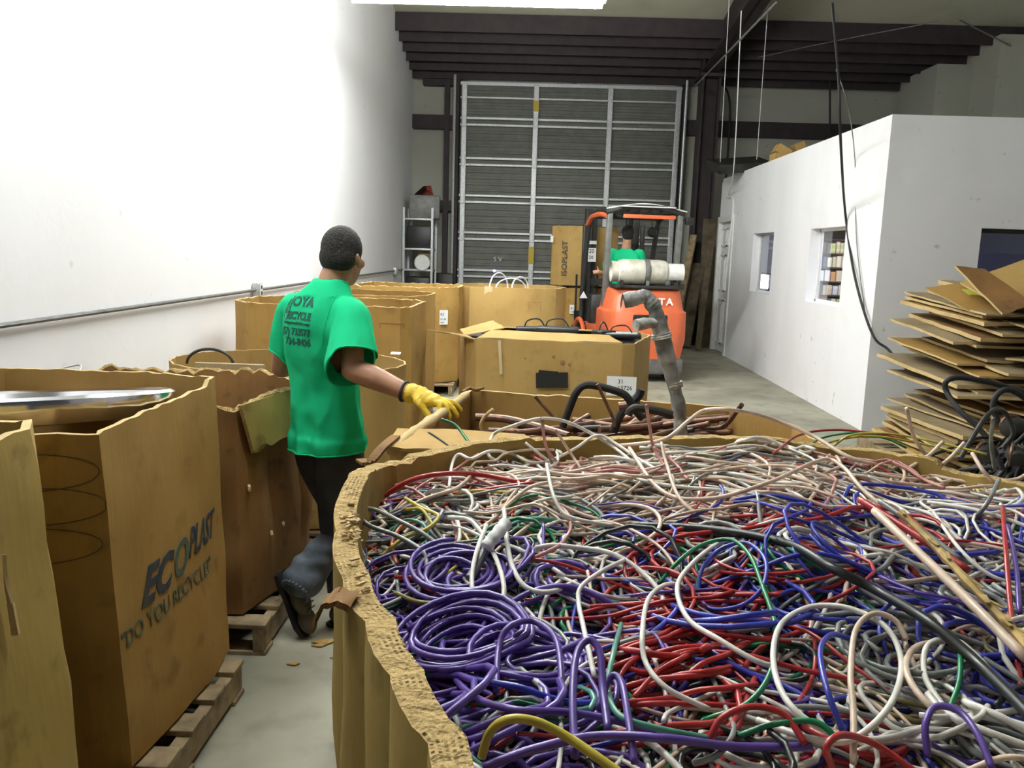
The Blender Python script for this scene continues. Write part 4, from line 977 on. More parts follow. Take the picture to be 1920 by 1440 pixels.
# the standing man
HX, HY = -.78, 3.37
yaw = math.radians(16)
man = person_root('person', 'man in green t-shirt and dark jeans seen from behind, yellow glove on a bin', (-.85, 3.34, 0))
Fd = Vector((math.sin(math.radians(38)), math.cos(math.radians(38)), 0)); Rd = Vector((Fd.y, -Fd.x, 0)); UP = Vector((0, 0, 1))
Hd = Vector((math.sin(yaw), math.cos(yaw), 0)); Hr = Vector((Hd.y, -Hd.x, 0))
RB_ = Matrix((Rd, Fd, UP)).transposed(); RH = Matrix((Hr, Hd, UP)).transposed()
sc_ = Vector((-.85, 3.34, 1.40))
shR = sc_+Rd*.172+Vector((0, 0, -.055)); shL = sc_-Rd*.172+Vector((0, 0, -.055))
elR = hy(660, 694, 3.12); wrR = hy(768, 737, 3.08); elL = hy(527, 690, 3.50); wrL = Vector((-.86, 3.74, 1.12))
pel = Vector((-.835, 3.36, .90))
neck0 = sc_+Vector((.03, .01, .04))+Fd*.01; head = Vector((HX, HY+.02, 1.575))
hipR = pel+Rd*.09+Vector((0, 0, -.04)); hipL = pel-Rd*.09+Vector((0, 0, -.04))
knR = Vector((-.80, 3.40, .46)); anR = Vector((-.77, 3.40, .09))
knL = Vector((-.77, 3.46, .44)); anL = hy(568, 1092, 3.22)
mb = MB()
# skull, jaw, neck, ears, nose
mb.sphere(head+Hd*.0+Vector((0, 0, .03)), (.074, .094, .088), R=RH, n=24)
mb.sphere(head-Hd*.03+Vector((0, 0, .0)), (.070, .06, .075), R=RH, n=20)
mb.sphere(head+Hd*.03+Vector((0, 0, -.045)), (.060, .072, .07), R=RH, n=20)
mb.sphere(head+Hd*.055+Vector((0, 0, -.09)), (.036, .036, .03), R=RH)
mb.sphere(head+Hd*.098+Vector((0, 0, -.02)), (.014, .02, .024), R=RH); mb.sphere(head+Hd*.088+Vector((0, 0, .01)), (.034, .014, .012), R=RH)
mb.sphere(head+Hd*.092+Vector((0, 0, -.058)), (.026, .012, .008), R=RH)
for s in (-1, 1):
    e = head+Hr*(s*.078)-Hd*.004+Vector((0, 0, -.012)); Re = RH @ Matrix.Rotation(s*.35, 3, 'Z') @ Matrix.Rotation(s*-.15, 3, 'Y')
    mb.sphere(e, (.009, .018, .030), R=Re); mb.sphere(e+Hr*(s*.006)-Hd*.01+Vector((0, 0, .008)), (.007, .012, .02), R=Re)
    mb.sphere(e+Vector((0, 0, -.022))+Hd*.004, (.008, .01, .012), R=Re)
    mb.sphere(head+Hr*(s*.055)+Hd*.055+Vector((0, 0, -.025)), (.02, .024, .022), R=RH)
limb(mb, [neck0-Vector((0, 0, .05)), neck0+Vector((.005, .0, .04)), head-Hd*.018+Vector((0, 0, -.05))], [.066, .058, .058], 18)
# trunk inside the clothes
mb.sphere(sc_+Vector((0, 0, -.06)), (.16, .085, .11), R=RB_, n=20); mb.sphere(sc_+Vector((0, 0, -.25)), (.14, .085, .18), R=RB_, n=20)
mb.sphere(pel+Vector((0, 0, .06)), (.13, .09, .16), R=RB_, n=20)
limb(mb, [shR, shR.lerp(elR, .5)+Vector((.008, -.0, 0)), elR], [.052, .047, .041], 16)
limb(mb, [elR, elR.lerp(wrR, .3)+Vector((0, 0, .004)), wrR.lerp(elR, .15), wrR], [.043, .047, .035, .031], 16)
limb(mb, [shL, shL.lerp(elL, .55)-Rd*.012, elL], [.052, .050, .042], 16)
limb(mb, [elL, elL.lerp(wrL, .35), wrL.lerp(elL, .1), wrL], [.042, .044, .031, .027], 16)
limb(mb, [hipR, knR, anR], [.07, .05, .035], 14); limb(mb, [hipL, knL, anL], [.07, .05, .035], 14)
# left hand gripping the far bin rim
hd = (Vector((-.74, 3.86, 1.06))-wrL).normalized(); sd_ = hd.cross(UP).normalized(); nu = sd_.cross(hd)
pc = wrL+hd*.045; mb.sphere(pc, (.038, .05, .016), R=Matrix((sd_, hd, nu)).transposed(), n=16)
for i, (o_, L) in enumerate(((-.028, .062), (-.009, .072), (.010, .07), (.028, .056))):
    a = pc+hd*.038+sd_*o_; finger(mb, [a, a+hd*L*.45-nu*.004, a+hd*L*.7-nu*L*.35, a+hd*L*.6-nu*L*.7], .0085)
a = pc-hd*.015-sd_*.036; finger(mb, [a, a-sd_*.022+hd*.02-nu*.008, a-sd_*.02+hd*.045-nu*.02], .0095)
# right hand (inside the glove)
hd2 = (hy(818, 752, 3.05)-wrR).normalized(); s2 = hd2.cross(UP).normalized(); n2 = s2.cross(hd2)
mb.sphere(wrR+hd2*.04, (.03, .045, .014), R=Matrix((s2, hd2, n2)).transposed())
body = link_mesh('body', remesh(mb, .0065, 5), 'skin', man, angle=None)
# hair cap
mb = MB()
mb.sphere(head+Vector((0, 0, .034)), (.0795, .0985, .0935), R=RH, n=28); mb.sphere(head-Hd*.034+Vector((0, 0, .0)), (.0755, .066, .073), R=RH, n=24)
me = remesh(mb, .005, 3); bm = bmesh.new(); bm.from_mesh(me)
pln = head+Hd*.03+Vector((0, 0, .02)); nn = (Hd*.62+Vector((0, 0, -.62))).normalized()
bmesh.ops.bisect_plane(bm, geom=bm.verts[:]+bm.edges[:]+bm.faces[:], plane_co=pln+Hd*.045+Vector((0, 0, -.005)), plane_no=(Hd*.8+Vector((0, 0, -.5))).normalized(), clear_outer=True)
bmesh.ops.bisect_plane(bm, geom=bm.verts[:]+bm.edges[:]+bm.faces[:], plane_co=head+Vector((0, 0, -.055)), plane_no=Vector((0, 0, -1)), clear_outer=True)
for v in bm.verts: v.co += (v.co-head).normalized()*.0012*noise.noise(v.co*180)
bm.to_mesh(me); bm.free(); link_mesh('hair', me, 'hair', man, angle=None)
# t-shirt: loft of elliptical rings + sleeves, united and relaxed
def loft(mb, rings, n=40, fold=0.0, seed=0):
    vs = []; fs = []
    for (c, rx, ry, Rm, fo) in rings:
        for k in range(n):
            a = 2*PI*k/n; p = 2.5; ca, sa = math.cos(a), math.sin(a)
            e = (abs(ca)**p+abs(sa)**p)**(-1/p)
            f_ = 1+fo*(noise.noise(Vector((ca*2.2+seed, sa*2.2, c.z*2.2)))*1.6+.35*noise.noise(Vector((ca*5, sa*5+seed, c.z*4))))
            vs.append(c+Rm @ Vector((rx*ca*e*f_, ry*sa*e*f_, 0)))
    m_ = len(rings)
    for i in range(m_-1):
        for k in range(n): fs.append((i*n+k, i*n+(k+1) % n, (i+1)*n+(k+1) % n, (i+1)*n+k))
    fs += [tuple(range(n-1, -1, -1)), tuple(range((m_-1)*n, m_*n))]
    mb.add(vs, fs)
mb = MB()
keys = [(.72, -.822, 3.345, .168, .132, .09), (.83, -.822, 3.345, .173, .134, .09), (.86, -.825, 3.35, .166, .124, .09), (.97, -.835, 3.35, .160, .113, .085),
        (1.08, -.845, 3.35, .163, .112, .06), (1.18, -.85, 3.345, .172, .118, .035), (1.28, -.85, 3.34, .182, .120, .02), (1.35, -.85, 3.34, .170, .112, .01), (1.41, -.842, 3.338, .135, .094, .0), (1.455, -.825, 3.342, .092, .076, 0), (1.485, -.812, 3.348, .068, .066, 0)]
kz = spline([(k[1], k[2], k[0]) for k in keys], 4); kr = spline([(k[3], k[4], k[5]) for k in keys], 4)
loft(mb, [(p, r.x, r.y, RB_, r.z) for p, r in zip(kz, kr)], seed=4)
slR = shR.lerp(elR, .74)+Vector((.004, -.004, 0)); slL = shL.lerp(elL, .70)
limb(mb, [shR+Vector((-.035, .03, .005)), shR+Rd*.012, shR.lerp(elR, .4)+Rd*.012, slR, slR.lerp(elR, .6)], [.07, .075, .088, .101, .108], 20)
limb(mb, [shL+Vector((.035, -.03, .005)), shL-Rd*.01, shL.lerp(elL, .4)-Rd*.012, slL, slL.lerp(elL, .6)], [.07, .072, .070, .070, .072], 20)
me = remesh(mb, .007, 8); bm = bmesh.new(); bm.from_mesh(me)
def cut(co, no, near=None, rad=.2):
    g = [f for f in bm.faces if near is None or (f.calc_center_median()-near).length < rad]
    vs = {v for f in g for v in f.verts}; es = {e for f in g for e in f.edges}
    r = bmesh.ops.bisect_plane(bm, geom=list(vs)+list(es)+g, plane_co=co, plane_no=no, clear_outer=True)
cut(Vector((0, 0, .835)), Vector((.06, .0, -1)).normalized())
dR = (elR-shR).normalized(); dL = (elL-shL).normalized()
cut(slR, (dR+Rd*-.05).normalized(), slR+dR*.065+Rd*.035, .12); cut(slL, (dL).normalized(), slL+dL*.05-Rd*.03, .10)
cut(Vector((-.815, 3.348, 1.472)), Vector((.12, .35, 1)).normalized(), Vector((-.815, 3.348, 1.47)), .10)
# drape folds: gravity folds below the shoulder blades, creases at the armpit
for v in bm.verts:
    q = v.co-Vector((-.83, 3.35, 0)); u = q.dot(Rd); z = v.co.z; d = (v.co-Vector((-.83, 3.35, z))); nr = d.normalized() if d.length > 1e-4 else Vector()
    low = max(0, min(1, (1.2-z)/.3)); a = math.atan2(q.dot(Rd), -q.dot(Fd))
    if (v.co-shR).length > .16 and (v.co-shL).length > .15:
        v.co += nr*(.009*low*math.sin(a*7+z*5+2.2*noise.noise(v.co*3)) + .012*low*noise.noise(Vector((u*7, z*5, 2))) + .004*math.sin((z+u*.8)*38)*max(0, 1-abs(z-.84)/.10))
    v.co += nr*(.004*noise.noise(v.co*14)+.005*(1-abs(noise.noise(Vector((v.co.x*9, v.co.y*9, v.co.z*4)))*4))*(1 if z < 1.42 else 0)*.6)
bmesh.ops.smooth_vert(bm, verts=bm.verts[:], factor=.3)
bmesh.ops.solidify(bm, geom=bm.faces[:], thickness=.003) if False else None
bm.to_mesh(me); bm.free()
me.materials.append(M['shirt'])
shirt = link_mesh('shirt', me, [], man, angle=None)
sm = shirt.modifiers.new('thick', 'SOLIDIFY'); sm.thickness = .004; sm.offset = -1
# hems and collar
def edge_loops(me):
    cnt = {}
    for p in me.polygons:
        for e in p.edge_keys: cnt[e] = cnt.get(e, 0)+1
    nb_ = {}
    for (a, b_), c in cnt.items():
        if c == 1: nb_.setdefault(a, []).append(b_); nb_.setdefault(b_, []).append(a)
    loops = []; seen = set()
    for s in nb_:
        if s in seen: continue
        lp = [s]; seen.add(s); cur = s
        while True:
            nx = [x for x in nb_[cur] if x not in seen]
            if not nx: break
            cur = nx[0]; seen.add(cur); lp.append(cur)
        if len(lp) > 20: loops.append([me.vertices[i].co.copy() for i in lp])
    return loops
for lp in edge_loops(me):
    lp = lp[::3]
    lp = [(lp[i-1]+lp[i]+lp[(i+1) % len(lp)])/3 for i in range(len(lp))]
    MB().tube(lp, .0038, 6, closed=True).build('hem', 'shirt', shirt)
sbv = bvh_of(shirt)
# print on the back, wrapped on the cloth
Bn = -Fd
def shirt_text(s, size, u, z, sx=1.0, bold=.0008, align='RIGHT', shear=0):
    text(s, size, sc_.xy.to_3d()+Rd*(u+.045)+Vector((0, 0, z+.028)), Rd, UP, 'print', shirt, 'shirt_print', bold=bold, bvh=sbv, lift=.0012, depth=.0006, sx=sx, align=align, shear=shear)
shirt_text('JOYA', .052, .025, 1.352, 1.15, .002); shirt_text('RECYCLE', .040, .028, 1.300, 1.0, .0018)
shirt_text('www.joyarecicladora.com', .017, .026, 1.279, 1.0, .0006)
shirt_text('(57) 733577', .040, .028, 1.236, .95, .0012); shirt_text('734-8406', .040, .026, 1.196, 1.0, .0012)
mb = MB()
def ringc(cu, cz, ru, rz, n=26): return [sc_.xy.to_3d()+Rd*(cu+.04+ru*math.cos(2*PI*k/n))+Vector((0, 0, cz+.028+rz*math.sin(2*PI*k/n))) for k in range(n)]
def onshirt(p):
    h = sbv.ray_cast(p-Fd*.35, Fd); return (h[0]-Fd*.0015) if h[0] is not None else p
mb.tube([onshirt(p) for p in ringc(-.135, 1.335, .033, .04)], .0015, 5, closed=True)
for (cu, cz, r_) in ((-.14, 1.352, .012), (-.15, 1.328, .014), (-.124, 1.322, .010), (-.13, 1.34, .007)):
    P = [onshirt(p) for p in ringc(cu, cz, r_, r_*.9, 12)]; c = onshirt(sc_.xy.to_3d()+Rd*(cu+.04)+Vector((0, 0, cz+.028)))
    mb.add(P+[c], [(k, (k+1) % 12, 12) for k in range(12)])
mb.build('shirt_logo', 'print', shirt)
# shoulder seam
mb = MB(); P = []
for k in range(20):
    t = k/19; p = shR-Rd*(.045-.01*math.sin(PI*t))+Vector((0, 0, .085-.19*t)); h = sbv.ray_cast(p-Fd*.35, Fd)
    if h[0] is not None and (h[0]-p).length < .2: P.append(h[0])
if len(P) > 3: MB().tube(P, .002, 5).build('sleeve_seam', 'print' if False else 'shirt', shirt)
# jeans
mb = MB()
mb.sphere(pel+Vector((.0, 0, -.03)), (.142, .104, .13), R=RB_, n=28)
limb(mb, [hipR+Vector((-.02, 0, -.04)), hipR.lerp(knR, .35), knR, knR.lerp(anR, .5), anR+Vector((0, 0, .03))], [.088, .104, .083, .074, .076], 20)
limb(mb, [hipL+Vector((.01, 0, -.04)), hipL.lerp(knL, .35)+Vector((-.012, 0, 0)), knL], [.092, .112, .084], 20)
link_mesh('jeans', remesh(mb, .009, 5), 'denim', man, angle=None)
mb = MB(); dl = (anL-knL).normalized()
cuff = anL-dl*.02+Vector((-.005, 0, .0))
limb(mb, [knL+dl*.02, knL.lerp(anL, .4), knL.lerp(anL, .75)+Vector((-.005, 0, .005)), cuff], [.069, .064, .074, .084], 22)
me = remesh(mb, .008, 4); bm = bmesh.new(); bm.from_mesh(me)
for v in bm.verts:
    t = (v.co-knL).dot(dl)/(anL-knL).length; q = knL+dl*(t*(anL-knL).length); d = (v.co-q)
    if d.length > 1e-4: v.co += d.normalized()*(.006*math.sin(t*17+7*noise.noise(v.co*5))*max(0, min(1, t*1.5)) + .009*noise.noise(v.co*11))
bm.to_mesh(me); bm.free(); link_mesh('trouser_leg', me, 'denim_worn', man, angle=None)
mb = MB()
for k in range(22):
    a = 2*PI*k/22; u_ = dl.orthogonal().normalized(); w_ = dl.cross(u_); p = cuff+dl*.062+(u_*math.cos(a)+w_*math.sin(a))*.058; mb.sphere(p, (.011, .011, .014), n=6)
mb.build('frayed_cuff', 'denim_worn', man)
# boots
def boot(an, toe_dir, up_dir, nm='boot', tall=0):
    td = toe_dir.normalized(); ud = (up_dir-td*up_dir.dot(td)).normalized(); sd2 = td.cross(ud); R = Matrix((sd2, td, ud)).transposed()
    mb = MB(); c = an-ud*.045
    mb.sphere(c-td*.035, (.040, .05, .045), R=R, n=20); mb.sphere(c+td*.05-ud*.002, (.042, .07, .038), R=R, n=20); mb.sphere(c+td*.14-ud*.012, (.047, .062, .030), R=R, n=20)
    limb(mb, [c-td*.02, an-td*.015+ud*.02], [.042, .044], 16) if tall == 0 else limb(mb, [c-td*.02, an-td*.015+ud*.03, an-td*.02+ud*.09], [.042, .045, .048], 16)
    ob = link_mesh(nm, remesh(mb, .006, 4), 'boot', man, angle=None)
    mb = MB(); P = []
    for (y, hw) in ((-.095, .012), (-.085, .032), (-.04, .040), (.03, .038), (.09, .046), (.15, .049), (.19, .036), (.205, .015)): P.append((y, hw))
    poly = [(hw, y) for y, hw in P]+[(-hw, y) for y, hw in reversed(P)]
    T = Matrix.Translation(c-ud*.055) @ R.to_4x4()
    mb.prism(poly, 0, .022, T=T); mb.build('sole', 'black_rub', ob, smooth=False)
    mb = MB()
    for i in range(4): mb.tube([c+td*(.03+.022*i)+ud*(.040-.004*i)+sd2*s for s in (-.03, 0, .03)], .003, 5)
    mb.build('laces', 'denim_worn', ob)
toeL = hz(596, 1186, .03)
dirL = (toeL+Vector((0, 0, .0))-(anL+Vector((-.02, 0, -.02)))).normalized()
upL = Vector((.85, -.30, .35))
boot(anL+dirL*.02, dirL, upL)
boot(anR, Vector((.5, .8, 0)), UP, tall=1)
# glove
mb = MB(); hp = wrR+hd2*.075
R2 = Matrix((s2, hd2, n2)).transposed()
limb(mb, [wrR+hd2*.012, wrR+hd2*.03, wrR+hd2*.05], [.041, .037, .038], 18)
mb.sphere(hp-hd2*.01, (.050, .056, .030), R=R2, n=22); mb.sphere(hp+hd2*.02, (.050, .040, .026), R=R2, n=22)
tips = [(hy(826, 778, 3.0), .031), (hy(842, 782, 3.02), .011), (hy(856, 779, 3.05), -.010), (hy(862, 768, 3.09), -.030)]
for i, (tp, o_) in enumerate(tips):
    a = hp+hd2*.032+s2*o_; kn = a+hd2*.030+n2*.001; m1 = kn.lerp(tp, .55)+n2*.008
    finger(mb, [a, kn, m1, tp], .0142)
a = hp-hd2*.03+s2*.036; finger(mb, [a, a+s2*.018+hd2*.022-n2*.014, hy(812, 790, 3.0)+Vector((0, 0, -.0))], .015)
me = remesh(mb, .0038, 3); bm = bmesh.new(); bm.from_mesh(me)
for v in bm.verts:
    t = (v.co-wrR).dot(hd2)
    if -.03 < t < .09: v.co += n2*(.0022*math.sin(t*260+5*noise.noise(v.co*25)))*max(0, 1-abs(t-.035)/.06)
    v.co += (v.co-hp).normalized()*.0018*noise.noise(v.co*60)
bm.to_mesh(me); bm.free(); gl = link_mesh('glove', me, 'glove', man, angle=None)
mb = MB(); c = wrR-hd2*.022; u_ = s2; w_ = n2
mb.tube([c+(u_*math.cos(a)+w_*math.sin(a))*.037 for a in [2*PI*k/24 for k in range(24)]], .006, 6, closed=True); mb.build('glove_binding', 'black_rub', gl)

# the driver
dv = person_root('person', 'forklift driver in a green t-shirt seen from behind, left hand on the post', tuple(fk((0, .8, 1.1))))
mb = MB(); hc = hy(1187, 455, 11.35); hc.z = 1.70; hc = Vector((hy(1176, 455, 11.3).x, 11.3, 1.885))
mb.sphere(hc+Vector((0, 0, .03)), (.078, .098, .09), n=20); mb.sphere(hc+Vector((0, .03, -.05)), (.062, .07, .07), n=18)
mb.sphere(hc+Vector((0, .1, -.02)), (.014, .02, .024)); mb.sphere(hc+Vector((-.08, 0, -.01)), (.01, .018, .03)); mb.sphere(hc+Vector((.08, 0, -.01)), (.01, .018, .03))
nk = hc+Vector((-.01, -.01, -.2)); limb(mb, [nk, hc+Vector((0, -.01, -.06))], [.065, .058], 14)
sL = nk+Vector((-.19, 0, -.06)); sR = nk+Vector((.19, .02, -.06)); eL = hy(1140, 513, 11.2); eL.z -= .02; wL = hy(1122, 510, 11.1); eR = sR+Vector((.05, .1, -.26)); wR_ = sR+Vector((-.05, .35, -.2))
limb(mb, [sL, sL.lerp(eL, .5)+Vector((-.02, 0, 0)), eL], [.052, .05, .04]); limb(mb, [eL, wL], [.038, .027]); limb(mb, [sR, eR, wR_], [.052, .042, .028])
mb.sphere(nk+Vector((0, 0, -.28)), (.15, .10, .26), n=20)
for k in range(4): a = wL+Vector((-.01-.006*k, .0, .012*k-.02)); finger(mb, [a, a+Vector((-.025, 0, .004)), a+Vector((-.045, .01, -.012))], .009)
a = wL+Vector((0, 0, .02)); finger(mb, [a, a+Vector((-.01, 0, .03)), a+Vector((-.02, 0, .045))], .01)
hp_ = nk+Vector((0, .02, -.52)); 
for s in (-1, 1):
    limb(mb, [hp_+Vector((s*.1, 0, 0)), hp_+Vector((s*.13, .42, .06))], [.075, .06]); limb(mb, [hp_+Vector((s*.13, .42, .06)), hp_+Vector((s*.14, .5, -.36))], [.055, .04])
body2 = link_mesh('body', remesh(mb, .009, 4), 'skin', dv, angle=None)
mb = MB(); mb.sphere(hc+Vector((0, -.012, .034)), (.084, .1, .095), n=22); mb.sphere(hc+Vector((0, -.035, .0)), (.078, .068, .08), n=20)
link_mesh('hair', remesh(mb, .007, 3), 'hair', dv, angle=None)
mb = MB()
I3 = Matrix.Identity(3)
loft(mb, [(nk+Vector((0, 0, dz)), rx, ry, I3, .04) for dz, rx, ry in ((-.56, .175, .13), (-.4, .17, .125), (-.25, .18, .12), (-.12, .195, .115), (-.05, .16, .09), (-.005, .09, .072), (.015, .07, .062))], seed=9)
limb(mb, [sL+Vector((.04, 0, .0)), sL, sL.lerp(eL, .5)+Vector((-.02, 0, 0)), sL.lerp(eL, .8)], [.065, .07, .076, .07], 18); limb(mb, [sR+Vector((-.04, 0, 0)), sR, sR.lerp(eR, .7)], [.065, .07, .075], 18)
link_mesh('shirt', remesh(mb, .010, 5), 'shirt', dv, angle=None)
mb = MB(); mb.sphere(hp_+Vector((0, .02, .02)), (.16, .13, .11), n=20)
for s in (-1, 1):
    limb(mb, [hp_+Vector((s*.1, 0, 0)), hp_+Vector((s*.13, .42, .06))], [.088, .075]); limb(mb, [hp_+Vector((s*.13, .42, .06)), hp_+Vector((s*.14, .5, -.33))], [.07, .06])
link_mesh('trousers', remesh(mb, .012, 4), 'denim', dv, angle=None)
# ------------------------------------------------------------------ scrap pipes
def S(x, y):
    t = max(0, min(1, (y-1.25)/.7)); t = t*t*(3-2*t)
    return .985+.085*t+.035*noise.noise(Vector((x*2.6, y*2.6, 1)))+.02*noise.noise(Vector((x*7, y*7, 4))) - .05*max(0, min(1, (.0-x)/.3))*(1-t*.3)
pr = random.Random(21)
tag(MB().prism([(p[0]*.93+.02, 3.05+(p[1]-3.05)*.93) for p in PB], .18, .80).build('scrap_filling', 'copper', smooth=False), 'brown scrap filling under the copper pipes in the second bin', 'scrap', kind='stuff')
for k in range(34):
    px, py = pr.uniform(950, 1290), pr.uniform(765, 812); c = hz(px, py, .86); c.y = min(3.3, max(2.65, c.y)); c.x = max(-.2, min(.75, c.x)); a = pr.gauss(.15, .5); L = pr.uniform(.14, .36)
    c.z = .82+.004*k; kdm = pr.random() < .75
    d = Vector((math.cos(a), math.sin(a), pr.uniform(-.12, .2))); pts = [c-d*L, c-d*L*.3+Vector((0, 0, pr.uniform(-.01, .01))), c+d*L*.4, c+d*L]
    if k % 4 == 0: pts[-1] += Vector((0, pr.uniform(-.1, .1), pr.uniform(.02, .12)))
    pts = [Vector((max(-.3, min(.82, p.x)), max(2.6, min(3.4, p.y)), p.z)) for p in pts]
    o = MB().tube(spline(pts, 5), pr.uniform(.009, .017), 10, cap=True).build('scrap_pipe', 'copper' if kdm else 'dark_metal')
    tag(o, '%s %s pipe, %s of the second bin, %s' % ('tarnished brown' if kdm else 'blackened', 'bent' if k % 4 == 0 else 'straight', 'far left' if c.x < .0 else 'left' if c.x < .2 else 'centre' if c.x < .42 else 'right' if c.x < .6 else 'far right', 'deep in the pile' if k < 12 else 'midway up' if k < 23 else 'on top'), 'pipe', 'scrap pipes lying in the second bin')
def hero(pts, y, r, mat, name, label, cat, n=10, group=None, sub=8):
    P = [hy(px, py, yy) for (px, py, yy) in [(p[0], p[1], p[2] if len(p) > 2 else y) for p in pts]]
    return tag(MB().tube(spline(P, sub), r, n).build(name, mat), label, cat, group)
hero([(1055, 800), (1068, 765), (1080, 737), (1095, 723), (1120, 724), (1160, 735), (1176, 745), (1190, 768), (1205, 785)], 3.0, .0145, 'black_rub', 'bent_pipe', 'black pipe bent into a wide hoop above the second bin', 'pipe')
hero([(1150, 810), (1165, 775), (1195, 745), (1202, 730)], 3.05, .017, 'black_rub', 'bent_pipe', 'short thick black pipe leaning right, crossing the black hoop', 'pipe')
hero([(1120, 720), (1135, 752), (1150, 785), (1152, 800)], 2.9, .006, 'copper', 'thin_pipe', 'thin brown tube leaning across the black hoop', 'pipe')
hero([(1178, 778), (1182, 770), (1195, 765), (1230, 770), (1260, 778)], 2.95, .016, 'dark_metal', 'bent_pipe', 'dark bent pipe at the right of the second bin', 'pipe')
hero([(1160, 762), (1175, 760), (1198, 752)], 3.05, .016, 'copper', 'bent_pipe', 'brown elbow pipe beside the short thick black pipe', 'pipe')
hero([(1003, 743), (1018, 760), (1040, 785)], 2.9, .006, 'copper', 'thin_pipe', 'thin brown tube sticking up at the left of the black hoop', 'pipe')
hero([(925, 767), (910, 780), (902, 795), (905, 812)], 2.75, .006, 'rim_plain', 'thin_pipe', 'pale bent wire standing at the left inside the second bin', 'pipe')
# pipe wrapped in foam
WP = thing('wrapped_pipe', 'tall elbow pipe wrapped in dirty grey foam standing out of the second bin', 'pipe', tuple(hy(1275, 790, 3.12)))
WORLD_PARENTS.add(WP.name)
def wrapped(pts, r, name, mat, parent, y=3.12):
    P = spline([hy(a, b_, y-(c if len(q) > 2 else 0)) for q in pts for a, b_, c in [(q+(0,))[:3]]], 8)
    rr_ = [r*(1+.22*noise.noise(p*14)+.03*math.sin(i*1.9)+.04*math.sin(i*.7)) for i, p in enumerate(P)]
    return MB().tube(P, rr_, 14).build(name, mat, parent, angle=60)
wrapped([(1276, 820), (1274, 770), (1262, 715), (1252, 670)], .026, 'lower_tube', 'wrap', WP)
wrapped([(1252, 680), (1240, 625), (1228, 580), (1218, 565)], .031, 'upper_tube', 'wrap', WP)
wrapped([(1224, 573), (1212, 556), (1196, 558), (1170, 564)], .028, 'elbow', 'wrap', WP)
wrapped([(1234, 607, 0), (1215, 606, .03), (1192, 610, .06)], .021, 'side_branch', 'wrap_light', WP)
MB().lathe([(.001, 0), (.024, 0.002), (.027, .004)], c=hy(1167, 565, 3.115), axis=(-1, 0, .1), n=16, cap=False).build('dark_opening', 'black', WP)
for (px, py) in ((1240, 630), (1266, 722)):
    wrapped([(px+1, py+5), (px-1, py-5)], .036 if py < 700 else .029, 'tape_band', 'wrap_light', WP)

# ------------------------------------------------------------------ wires in the foreground bin
PAL = {'purple': (.12, .065, .33), 'blue': (.045, .055, .42), 'red': (.46, .035, .035), 'green': (.01, .20, .075), 'beige': (.74, .57, .44), 'white': (.82, .79, .72),
       'grey': (.24, .25, .24), 'black': (.02, .022, .022), 'yellow': (.58, .47, .07), 'orange': (.55, .14, .06), 'pink': (.55, .24, .22), 'olive': (.22, .19, .07), 'teal': (.1, .32, .24)}
CN = list(PAL)
for c in CN: M['w_'+c] = plain('insulation_'+c, PAL[c], .3, spec=.5, var=.25, scale=30)
POLY = inset(NB_top, .955)
def inside(x, y):
    c = False; n = len(POLY); j = n-1
    for i in range(n):
        xi, yi = POLY[i]; xj, yj = POLY[j]
        if (yi > y) != (yj > y) and x < (xj-xi)*(y-yi)/(yj-yi)+xi: c = not c
        j = i
    return c
CX, CY = .52, 1.35
def clampin(x, y):
    k = 0
    while not inside(x, y) and k < 40: x += (CX-x)*.05; y += (CY-y)*.05; k += 1
    return x, y
def mixfor(px, py):
    """colour weights and wire kinds seen around a spot of the heap"""
    if py < 950 and px > 760:
        return dict(beige=12, white=3.5, pink=3, grey=2.5, red=1, black=1, olive=.6, yellow=.5), dict(stick=9, strand=2)
    if py < 1010 and 900 < px < 1400: return dict(beige=10, white=3, pink=2, grey=4, red=1.5, black=.8, teal=.3), dict(stick=7, strand=3)
    if px < 1120 and py > 1060: return dict(purple=12, white=1, grey=2, teal=1, red=.8, green=.5, beige=.7, black=1.5), dict(coil=6, strand=4)
    if px < 920: return dict(grey=4, teal=2, purple=1.5, white=2, yellow=.5, orange=.8, beige=2, red=1, black=2), dict(strand=5, coil=2, stick=2)
    if 1130 < px < 1370 and py > 1110: return dict(red=10, white=2, green=1.5, beige=1.5, grey=1, blue=1, orange=.6), dict(strand=6, coil=1.5, stick=1.5)
    if 1370 < px < 1600 and 925 < py < 1010: return dict(red=8, beige=3, blue=2, grey=1), dict(strand=5, stick=3)
    if px > 1580 and py < 1120: return dict(blue=5, white=8, beige=5, red=1.3, grey=3, green=.7, purple=.7, olive=.6), dict(strand=6, coil=2, stick=1.5)
    if 1250 < px < 1560 and 1000 < py < 1180: return dict(blue=5, red=4, green=2.5, white=3.5, beige=3, grey=1, purple=1), dict(strand=5, coil=4)
    if px > 1450: return dict(blue=4.5, white=6, beige=6, green=2, red=1.2, grey=3, purple=2, olive=1, black=1.5), dict(strand=6, coil=3)
    return dict(white=5, purple=2, red=2, green=2, blue=2, beige=5, grey=2, black=1), dict(strand=5, coil=2, stick=1.5)
def pick(d, r): 
    t = r.random()*sum(d.values())
    for k, v in d.items():
        t -= v
        if t <= 0: return k
    return k
wr = random.Random(33)
